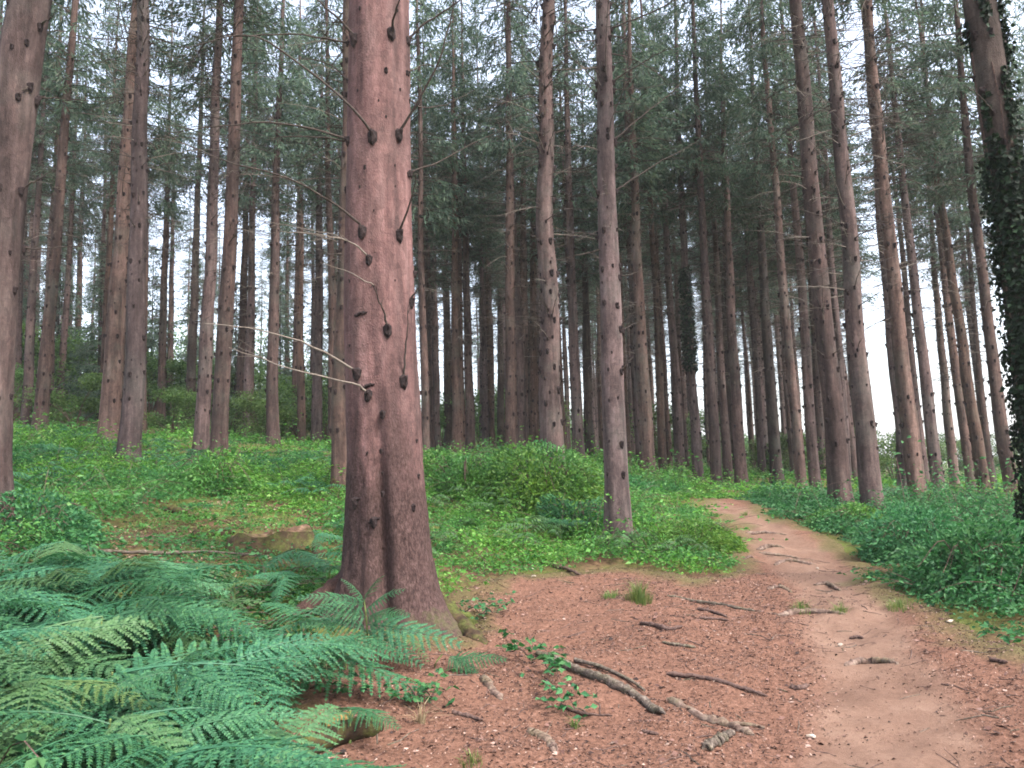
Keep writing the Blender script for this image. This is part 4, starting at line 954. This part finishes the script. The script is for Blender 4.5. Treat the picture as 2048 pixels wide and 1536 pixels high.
# the dense mass at lower left
GM = 'bracken of the dense mass at lower left'
spots = []
tr_ = 0
MASS = np.array([hit(*p)[:2] for p in [(-420, 1250), (0, 1215), (240, 1235), (330, 1300), (420, 1390), (520, 1450), (560, 1560), (480, 1750), (-600, 1750)]])
while len(spots) < 64 and tr_ < 8000:
    tr_ += 1
    x = rng.uniform(-4.6, -.3); y = rng.uniform(2.5, 6.6)
    if not inside(np.array(x), np.array(y), MASS): continue
    if spots and min(math.hypot(x - a, y - c) for a, c in spots) < .25: continue
    spots.append((x, y))
for x, y in spots:
    bracken(x, y, rng.uniform(.30, .56), int(rng.integers(3, 5)), rng.uniform(.65, .9), 'bracken in the dense teal green mass at lower left', GM, bias=R(-40))
# scattered bracken between the mass and the big spruce and up the slope, each told apart
for px, py, hg, nf, sz, lab in [(470, 1235, .30, 4, .55, 'bracken left of the big spruce, just above the dense mass'), (560, 1215, .28, 4, .5, 'bracken touching the left root of the big spruce'), (400, 1190, .26, 4, .5, 'bracken below the long thin stick on the slope'),
                                (600, 1150, .28, 3, .5, 'small bracken between the mossy stump and the big spruce'), (640, 1105, .25, 3, .45, 'pale small bracken right below the mossy stump'), (300, 1215, .3, 4, .55, 'bracken at the upper rim of the dense mass'),
                                (500, 1330, .22, 3, .4, 'grey-green bracken over bare litter left of the big spruce'), (590, 1300, .22, 3, .42, 'bracken in shade at the left foot of the big spruce'), (120, 1160, .35, 4, .55, 'bracken at the far left above the mass'),
                                (700, 1490, .18, 3, .36, 'small bracken beside the split yellow log'), (560, 1430, .24, 4, .42, 'bracken at the right end of the dense mass'), (1120, 1085, .3, 4, .5, 'bracken left of the path-side spruce'),
                                (1000, 935, .5, 4, .7, 'pale bracken behind the big spruce on the right'), (1780, 1010, .4, 4, .6, 'bracken behind the stout ringed spruce'), (660, 1180, .25, 3, .4, 'bracken against the left side of the big spruce foot'), (620, 1300, .26, 4, .45, 'bracken under the left fronds of the upright one'), (690, 1345, .24, 4, .45, 'bracken straight below the foot of the big spruce'), (800, 1320, .2, 4, .36, 'low bracken before the right half of the big spruce foot'), (560, 1370, .26, 4, .48, 'bracken between the dense mass and the large light bracken')]:
    p = hit(px, py); bracken(p[0], p[1], hg, nf, sz, lab, 'scattered bracken')
# the plant in front of the big trunk, fronds as in the photograph
o = onfloor(735, 1330); r_ = emp('bracken', o, 'upright bracken in front of the foot of the big spruce', 'fern', 'scattered bracken')
YB = 5.75
def fp(px, py, dY=0.0): return at(px, py, YB + dY)
g = Geo(); g.tube(smooth_curve([o, fp(735, 1290, .05), fp(733, 1240), fp(728, 1200)], 12) - o, np.linspace(.008, .005, 12), 6); g.obj('stalk', M_STALK, r_, True)
for a, b2, rl in [((728, 1200), (770, 1150), 0), ((730, 1215), (590, 1195), .1), ((732, 1238), (625, 1222), -.1), ((733, 1238), (822, 1228), .1), ((735, 1250), (930, 1290), .1), ((733, 1262), (600, 1250), .1), ((729, 1205), (680, 1158), -.1), ((731, 1222), (812, 1180), .1), ((736, 1262), (850, 1335), .1), ((734, 1270), (650, 1318), -.1)]:
    frond(r_, o, fp(*a), fp(*b2, -.12 if b2[0] > 700 else -.05), rl)
o = onfloor(640, 1390); r_ = emp('bracken', o, 'large light bracken sweeping down right below the big spruce', 'fern', 'scattered bracken')
YB = 5.2
g = Geo(); g.tube(smooth_curve([o, fp(640, 1360), fp(625, 1325), fp(618, 1308)], 10) - o, np.linspace(.008, .005, 10), 6); g.obj('stalk', M_STALK, r_, True)
for a, b2, rl, ws in [((618, 1300), (868, 1408), -.25, .95), ((620, 1305), (735, 1300), .1, .9), ((620, 1312), (590, 1385), 0, .9), ((640, 1330), (690, 1388), 0, .8)]:
    frond(r_, o, fp(*a), fp(*b2, -.15), rl, ws)
o = onfloor(870, 1345); r_ = emp('bracken', o, 'small bracken at the right foot of the big spruce', 'fern', 'scattered bracken'); YB = 5.6
g = Geo(); g.tube(smooth_curve([o, fp(872, 1325), fp(885, 1308)], 8) - o, np.linspace(.006, .004, 8), 5); g.obj('stalk', M_STALK, r_, True)
for a, b2 in [((905, 1318), (1015, 1322)), ((895, 1315), (965, 1352)), ((885, 1340), (835, 1378))]: frond(r_, o, fp(*a), fp(*b2, -.08), 0)
o = onfloor(362, 1560); r_ = emp('bracken', o, 'tall bracken on a bare pale stalk at the bottom left', 'fern', 'scattered bracken'); YB = 3.75
g = Geo(); g.tube(smooth_curve([o, fp(362, 1480), fp(358, 1420), fp(350, 1348)], 12) - o, np.linspace(.0075, .005, 12), 6); g.obj('stalk', M_STALK, r_, True)
for a, b2, rl in [((350, 1348), (530, 1440), -.1), ((350, 1345), (205, 1395), .1), ((350, 1340), (420, 1300), 0), ((362, 1470), (155, 1520), .2), ((362, 1465), (480, 1500), 0)]:
    frond(r_, o, fp(*a), fp(*b2, -.18), rl)

# brambles with larger leaves by the root
def bramble(label, pts_px, n, leaf=.05):
    P0 = [onfloor(px, py, .05) for px, py in pts_px]; o = onfloor(*pts_px[0]); r_ = emp('bramble', o, label, 'plant', 'trailing brambles by the path')
    c = smooth_curve(P0, 20); c[:, 2] += .05 * np.sin(np.linspace(0, 9, 20)) ** 2
    g = Geo(); g.tube(c - o, np.linspace(.006, .003, 20), 5); g.obj('stem', M_STICK, r_, True)
    g = Geo(); i = rng.integers(0, 20, n); b_ = c[i] - o + rng.normal(0, .07, (n, 3)) * [1, 1, .6] + [0, 0, .05]
    for k in range(3):
        d = rdir(n, -.4, .2); g.kites(b_, d, rdir(n, .5, 1), rng.uniform(.7, 1.3, n) * leaf, rng.uniform(.5, .75, n) * leaf, 0, .12, .4)
    g.obj('leaves', M_BRAMBLE, r_)
bramble('trailing bramble over the end of the grey fallen branch', [(1020, 1320), (1080, 1345), (1120, 1375)], 34, .065)
bramble('bramble sprig above the thin dark twig', [(1085, 1385), (1110, 1415), (1150, 1435)], 26, .055)
bramble('bramble leaves between the ferns and the trunk root', [(800, 1400), (850, 1420), (880, 1400)], 30, .055)
bramble('bramble sprouting from the mossy root of the big spruce', [(930, 1235), (975, 1245), (1000, 1230)], 40, .05)
bramble('bramble leaves in the shade under the large light bracken', [(620, 1400), (680, 1410), (730, 1400)], 26, .055)

# ------------------------------------------------------------------ fallen wood, roots, stump
def stick(name, label, pix, r0, r1, mat, cat='stick', group=None, up=.0, fork=None, jit=.35, n=34, mid=0):
    P0 = [onfloor(px, py, up + (mid if 0 < i < len(pix) - 1 else 0)) for i, (px, py) in enumerate(pix)]; o = P0[0].copy(); r_ = emp(name, o, label, cat, group)
    c = smooth_curve(P0, n); c[1:-1] += rng.normal(0, r0 * .16, (n - 2, 3)) * [1, 1, .8]
    prof = np.interp(np.linspace(0, 1, n), [0, .08, .5, .92, 1], [r0 * .6, r0, (r0 + r1) / 2 * 1.1, r1, r1 * .4]) * rng.uniform(.72, 1.25, n)
    g = Geo(); g.tube(c - o, prof, 11, 0, True, jit); g.obj('stem', mat, r_, True)
    if fork:
        Q = [onfloor(px, py, up) for px, py in fork]; g = Geo(); c = smooth_curve(Q, 14); g.tube(c - o, np.linspace(r0 * .5, r1 * .4, 14), 7, 0, True, jit); g.obj('side_branch', mat, r_, True)
    return r_
FW = 'fallen wood on the litter'
stick('fallen_branch', 'pale grey weathered branch lying across the litter by the brambles', [(1075, 1318), (1150, 1348), (1205, 1372), (1262, 1398), (1300, 1418), (1330, 1442)], .031, .022, M_GREYWOOD, 'branch', FW, .02, [(1150, 1330), (1205, 1350), (1260, 1372), (1290, 1395)])
stick('surface_root', 'dark grey root continuing from the pale weathered branch', [(1335, 1408), (1400, 1438), (1460, 1462), (1508, 1486)], .028, .022, M_ROOT, 'root', FW, .005, [(1470, 1458), (1500, 1462), (1530, 1466)])
stick('stick', 'straight dark brown stick in the middle of the litter', [(1333, 1352), (1400, 1364), (1470, 1379), (1535, 1393)], .016, .011, M_STICK, 'stick', FW, .012)
stick('wood_chunk', 'short grey chunk of wood near the bottom edge', [(1412, 1508), (1438, 1495), (1468, 1478)], .028, .02, M_GREYWOOD, 'wood', FW, .012)
stick('surface_root', 'smooth arched root crossing the lower trail', [(1690, 1330), (1715, 1322), (1738, 1318), (1770, 1322), (1800, 1328)], .03, .02, M_ROOT, 'root', FW, -.012, mid=.025)
stick('stick', 'broken dark stick left of the trail, below the grass tuft', [(1280, 1250), (1312, 1256), (1338, 1260), (1366, 1257)], .017, .014, M_STICK, 'stick', FW, .012)
stick('stick', 'short twig with a pale broken end', [(1325, 1293), (1360, 1296), (1392, 1298)], .011, .011, M_GREYWOOD, 'stick', FW, .01)
stick('surface_root', 'long thin pale root reaching from the litter onto the trail', [(1335, 1195), (1380, 1205), (1440, 1216), (1500, 1224), (1560, 1230)], .016, .010, M_GREYWOOD, 'root', FW, .006)
stick('stick', 'dark bent stick just under the long thin pale root', [(1395, 1222), (1425, 1230), (1455, 1241)], .015, .010, M_STICK, 'stick', FW, .01)
stick('stick', 'thin dark stick lying flat below the bent one', [(1400, 1246), (1430, 1243), (1458, 1247)], .010, .008, M_STICK, 'stick', FW, .01)
stick('stick', 'thin dark twig poking out from under the bramble sprig', [(1120, 1418), (1170, 1432), (1226, 1442)], .011, .006, M_STICK, 'stick', FW, .014)
stick('surface_root', 'mossy grey root hump near the bottom, left of the chunk', [(1058, 1462), (1085, 1475), (1102, 1492), (1110, 1515)], .035, .02, M_ROOT, 'root', FW, -.005)
stick('surface_root', 'short mossy root hump below the small bracken', [(965, 1362), (985, 1382), (1002, 1402)], .03, .02, M_ROOT, 'root', FW, 0)
stick('stick', 'dark twig on the litter left of the mossy root humps', [(905, 1430), (935, 1438), (965, 1450)], .014, .01, M_STICK, 'stick', FW, .01)
stick('stick', 'short reddish twig below the pale weathered branch', [(1285, 1472), (1300, 1475), (1318, 1477)], .009, .008, M_STICK, 'stick', FW, .008)
stick('stick', 'mossy dark stick at the edge of the herbs above the litter', [(1080, 1125), (1110, 1135), (1135, 1145), (1160, 1160)], .028, .016, M_STICK, 'stick', FW, .02)
stick('stick', 'small dark twig on the right side of the trail', [(1700, 1272), (1715, 1270), (1726, 1273)], .012, .01, M_STICK, 'stick', FW, .01)
stick('stick', 'dark twig at the right edge of the litter', [(1980, 1328), (2000, 1332), (2016, 1336)], .014, .01, M_STICK, 'stick', FW, .01)
stick('stick', 'reddish bark strip on the lower right litter', [(1580, 1375), (1600, 1378), (1618, 1372)], .016, .012, M_STICK, 'stick', FW, .008)
RG = 'roots stepping up the trail'
for pix, r_0, lab in [([(1492, 1066), (1530, 1063), (1578, 1067)], .025, 'uppermost root step across the trail'), ([(1514, 1096), (1540, 1091), (1568, 1096)], .035, 'humped root step, second from the top of the trail'), ([(1518, 1106), (1560, 1107), (1604, 1113)], .022, 'long root step right below the humped one'),
                      ([(1548, 1128), (1580, 1122), (1640, 1130)], .028, 'root step in the middle of the trail'), ([(1628, 1170), (1655, 1167), (1682, 1178)], .024, 'curved root at the right side of the trail'), ([(1535, 1182), (1560, 1180), (1585, 1186)], .022, 'short mossy root left of the trail centre'),
                      ([(1555, 1232), (1600, 1226), (1650, 1224), (1695, 1228)], .03, 'mossy root carrying the two grass tufts'), ([(1488, 1118), (1500, 1118), (1508, 1119)], .016, 'tiny root stub left of the root steps')]:
    stick('surface_root', lab, pix, r_0, r_0 * .7, M_ROOT, 'root', RG, -.006, mid=.018)
stick('stick', 'long thin stick lying across the mossy slope at left', [(130, 1112), (230, 1114), (330, 1116), (430, 1114), (535, 1124)], .022, .010, M_GREYWOOD, 'stick', FW, .05)
stick('fallen_branch', 'dark mossy log end on the slope left of the stump', [(325, 1018), (355, 1028), (392, 1040)], .06, .04, M_STUMP, 'branch', FW, .03)
stick('fallen_branch', 'mossy log lying left of the stump', [(385, 1078), (420, 1072), (470, 1066)], .06, .05, M_STUMP, 'branch', FW, .03)

# split yellow log near the bracken
o = onfloor(672, 1496); r_ = emp('split_log', o, 'rotten split log with yellow wood below the ferns', 'log', FW)
g = Geo(); c = np.array([onfloor(600, 1525, .03), onfloor(650, 1500, .05), onfloor(700, 1482, .05), onfloor(760, 1462, .02)]); g.tube(smooth_curve(c, 16) - o, .06 * np.array([.6] + [1] * 14 + [.7]), 9, 0, True, .35); g.obj('bark', M_STUMP, r_, True)
g = Geo(); c = np.array([onfloor(648, 1492, .10), onfloor(675, 1480, .115), onfloor(705, 1475, .10)]); g.tube(smooth_curve(c, 10) - o, .03, 6, 0, True, .5); g.obj('split_face', M_YELLOWWOOD, r_)

# stump
o = onfloor(552, 1095); Yst = o[1]
r_ = emp('tree_stump', o, 'broad mossy tree stump with pale broken rim on the slope', 'stump')
ns = 40; th = np.arange(ns) * 2 * math.pi / ns; hs = np.array([-.25, -.10, -.02, .03, .08, .13, .17]); sh = .36
Hh, Th = np.meshgrid(hs, th, indexing='ij')
rr = sh * (1 + .12 * vnoise(np.cos(Th) * 2, np.sin(Th) * 2, Hh * 3)) + .25 * np.exp(-np.maximum(Hh, 0) / .12) * (.4 + .6 * np.maximum(0, np.cos(Th * 3 + .4))) + .2 * np.exp(-np.maximum(Hh, 0) / .2) * np.maximum(0, np.cos(Th - math.pi)) ** 3
topz = Hh + np.where(Hh > .15, .05 * vnoise(np.cos(Th) * 3, np.sin(Th) * 3, 1) - .03 * np.cos(Th - math.pi), 0)
v = np.stack([rr * np.cos(Th), rr * np.sin(Th), topz], -1).reshape(-1, 3); i = np.arange(len(hs) - 1)[:, None] * ns; j = np.arange(ns)[None]; j2 = (j + 1) % ns
g = Geo(); g.add(v, np.stack([i + j, i + j2, i + ns + j2, i + ns + j], -1).reshape(-1, 4)); g.obj('bark', M_STUMP, r_, True)
top = v[-ns:]; g = Geo(); inner = top * [.88, .88, 1] + [0, 0, -.004]; cen = np.array([[0, 0, top[:, 2].mean() - .05]])
vv = np.vstack([top * [.985, .985, 1], inner, inner * [.45, .45, 1] - [0, 0, .03], cen])
jj = np.arange(ns); f = np.concatenate([np.stack([jj, (jj + 1) % ns, ns + (jj + 1) % ns, ns + jj], 1), np.stack([ns + jj, ns + (jj + 1) % ns, 2 * ns + (jj + 1) % ns, 2 * ns + jj], 1)])
g.add(vv, f); g.add(vv[2 * ns:], np.stack([jj, (jj + 1) % ns, np.full(ns, ns)], 1)); cutf = g.obj('cut_face', M_CUT, r_)
for k in range(9):
    a = rng.uniform(0, 6.28); p = np.array([math.cos(a), math.sin(a), 0]) * sh * rng.uniform(.75, 1.0) + [0, 0, .16]; g = Geo()
    g.tube(np.array([p, p + [.01, 0, .03], p + [.02, .01, rng.uniform(.03, .06)]]), [.022, .016, .004], 5, 0, True, .5); g.obj('splinter', M_CUT, cutf)

# grass tufts, straw, stones and pale leaves
def tuft(name, label, px, py, n, h, rad, mat, cat='grass tuft', group='grass tufts along the trail', droop=.5):
    o = onfloor(px, py); r_ = None; g = Geo(); a = rng.uniform(0, 6.28, n); q = rng.random(n) ** .8 * rad; hh = h * rng.uniform(.25, 1.25, n) * (1.1 - .75 * (q / rad) ** 1.5)
    for k in range(n):
        d = np.array([math.cos(a[k]), math.sin(a[k]), 0]); p = d * q[k]; out = rng.uniform(.05, 1.0) ** 1.2 * (droop + .35) * hh[k] * (.4 + q[k] / rad); d = d + rng.normal(0, .35, 3) * [1, 1, 0]
        sd = np.array([-d[1], d[0], 0]) * .0022
        ps = [p + [0, 0, -.02], p + d * out * .25 + [0, 0, hh[k] * .55], p + d * out + [0, 0, hh[k] * (.95 - .35 * droop * rng.random())]]
        v = np.array([ps[0] - sd, ps[0] + sd, ps[1] + sd * .8, ps[1] - sd * .8, ps[2]]); g.add(v, [(0, 1, 2, 3)]); g.add(v[2:], [(0, 1, 2)])
    ob = g.obj(name, [mat]); ob.location = [float(t) for t in o]; return tag(ob, label, cat, group)
tuft('grass_tuft', 'tall soft grass tuft at the litter edge left of the trail', 1278, 1205, 420, .22, .13, M_GRASS)
tuft('grass_tuft', 'low grass tuft left beside the tall soft one', 1225, 1198, 150, .09, .12, M_GRASS)
tuft('grass_tuft', 'left bright yellow-green tuft on the mossy trail root', 1602, 1224, 170, .12, .10, M_GRASS, droop=.9)
tuft('grass_tuft', 'right bright yellow-green tuft on the mossy trail root', 1682, 1222, 130, .11, .08, M_GRASS, droop=.9)
tuft('grass_tuft', 'small tuft on the trail near its top', 1490, 1030, 110, .10, .12, M_GRASS)
tuft('straw_clump', 'pale dry straw clump hanging below the ferns', 842, 1450, 60, .16, .03, M_STRAW, 'dry grass', None, 1.6)
tuft('grass_tuft', 'green sprout tuft at the bottom edge left of centre', 945, 1535, 90, .07, .07, M_GRASS)
tuft('grass_tuft', 'tiny bright seedling tuft beside the dark twig', 1150, 1462, 46, .07, .025, M_GRASS, droop=1.2)
tuft('grass_tuft', 'sparse grass tuft at the right border of the trail', 1800, 1215, 160, .10, .15, M_GRASS)
def chip(label, px, py, s):
    o = onfloor(px, py, .012); g = Geo(); n = 8; a = np.arange(n) * 2 * math.pi / n; rr = s * rng.uniform(.6, 1.1, n)
    t = np.stack([rr * np.cos(a), rr * .6 * np.sin(a), rng.normal(.006, .004, n)], 1); bt = t - [0, 0, .008]
    g.add(np.vstack([t, bt]), [(k, (k + 1) % n, n + (k + 1) % n, n + k) for k in range(n)]); g.add(np.vstack([t, [[0, 0, .014]]]), [(k, (k + 1) % n, n) for k in range(n)])
    ob = g.obj('pale_leaf', [M_PALE]); ob.location = [float(q) for q in o]; tag(ob, label, 'leaf', 'pale fallen leaves')
M_PALE = plain_wood('pale_leaf', (.2, .16, .12), (.34, .29, .24), (.5, .45, .4), 30)
for px, py, s, lab in [(1682, 1293, .022, 'pale fallen leaf above the arched root on the trail'), (1624, 1474, .03, 'pale fallen leaf at the bottom of the trail'), (1065, 1140, .04, 'pale wood chip at the herb edge right of the big spruce'), (1068, 1155, .03, 'lower pale chip at the herb edge'), (1900, 1248, .035, 'pale stone-like leaf under the right bramble bank'), (1635, 1138, .02, 'pale leaf beside the root steps')]: chip(lab, px, py, s)

# bare brushwood at the right edge
o = onfloor(2010, 1045); r_ = emp('brush_pile', o, 'bare dead branches sticking out of the brambles at right edge', 'branches')
for k in range(16):
    g = Geo(); a = rng.uniform(R(120), R(250)); d = np.array([math.cos(a), math.sin(a) * .5, rng.uniform(.05, .5)]); st = rng.normal(0, .5, 3) * [1.2, .5, 0] + [.5, 0, .1]
    branch_geo(g, st, d, rng.uniform(.8, 1.9), .013, 6, 0, .15); g.obj('branch', M_STICK, r_, True)

# needle and leaf litter: too many to count
def litter(name, label, n, y0, y1, s0, s1, pxr=(300, 2600)):
    Y = np.sqrt(rng.uniform(y0 * y0, y1 * y1, n)); x = (rng.uniform(*pxr, n) - 1024) / F * Y
    sd = lit_sd(x, Y); tr = trail_f(x, Y); pat = vnoise(x * 2.2, Y * 2.2)
    ok = (sd > -.15) & (rng.random(n) < np.clip(.7 - .62 * tr + .6 * pat, .05, 1)); x, Y = x[ok], Y[ok]; n = len(x)
    P = np.stack([x, Y, path_z(x, Y) + rng.uniform(.001, .012, n)], 1)
    g = Geo(); L = rng.uniform(s0, s1, n) * rng.uniform(.5, 1.2, n); g.kites(P, rdir(n, -.25, .25), rdir(n, .55, 1), L, L * rng.uniform(.2, .75, n), 0, rng.uniform(.0, .3), .45)
    o = g.obj(name, [M_LITTER]); tag(o, label, 'leaf litter', None, 'stuff')
litter('leaf_litter', 'reddish brown leaf and needle litter around the trail', 170000, 1.6, 9.5, .007, .025)
litter('leaf_litter', 'coarser fallen leaf scraps on the near litter', 9000, 1.6, 9, .025, .048)

def slope_litter(n):
    lo, hi = STUMPBARE.min(0) - .3, STUMPBARE.max(0) + .3; x = rng.uniform(lo[0], hi[0], n); y = rng.uniform(lo[1], hi[1], n)
    ok = inside(x, y, STUMPBARE) & (vnoise(x * 3, y * 3) > -.35); x, y = x[ok], y[ok]; n = len(x); g = Geo(); k = rng.random(n) < .55
    for m, sel in ((0, k), (1, ~k)):
        q = int(sel.sum()); L = rng.uniform(.012, .045, q); P = np.stack([x[sel], y[sel], gz(x[sel], y[sel]) + rng.uniform(.004, .025, q)], 1)
        g.kites(P, rdir(q, -.3, .5), rdir(q, .4, 1), L, L * rng.uniform(.2, .6, q), m, .1)
    o = g.obj('moss_litter', [M_LITTER, M_GRASS]); tag(o, 'needles and moss sprigs on the bare patch around the stump', 'leaf litter', None, 'stuff')
slope_litter(26000)
def twigs(n):
    g = Geo(); Y = np.sqrt(rng.uniform(4, 110, n)); x = (rng.uniform(350, 2300, n) - 1024) / F * Y; ok = lit_sd(x, Y) > .05
    for px_, py_ in zip(x[ok], Y[ok]):
        a = rng.uniform(0, 6.28); L = rng.uniform(.04, .22); t = np.linspace(-.5, .5, 4); xs = px_ + math.cos(a) * L * t + rng.normal(0, .006, 4); ys = py_ + math.sin(a) * L * t + rng.normal(0, .006, 4)
        r0 = rng.uniform(.0015, .005); g.tube(np.stack([xs, ys, floor_z(xs, ys) + r0 * .6], 1), [r0, r0, r0 * .8, r0 * .5], 4, int(rng.random() < .3), True, .4)
    o = g.obj('twig_litter', [M_STICK, M_GREYWOOD]); tag(o, 'small broken twigs strewn through the needle litter', 'twigs', None, 'stuff')
twigs(1100)

# ------------------------------------------------------------------ air
HZ = 0.0006
if HZ:
    g = Geo(); x0, y0, z0, z1 = -1700, -1700, -12, 48
    v = np.array([[a * 1700, c * 1700, z0 if d < 0 else z1] for d in (-1, 1) for c in (-1, 1) for a in (-1, 1)])
    g.add(v, [(0, 2, 3, 1), (4, 5, 7, 6), (0, 1, 5, 4), (2, 6, 7, 3), (0, 4, 6, 2), (1, 3, 7, 5)])
    k = NT('haze'); pv = k.n('ShaderNodeVolumePrincipled'); pv.inputs['Color'].default_value = (.93, .94, .97, 1); pv.inputs['Density'].default_value = HZ; pv.inputs['Anisotropy'].default_value = .2
    k.l(pv.outputs[0], k.out.inputs['Volume']); hz = g.obj('haze', [k.m]); tag(hz, 'thin pale haze hanging in the wood', None, None, 'stuff')
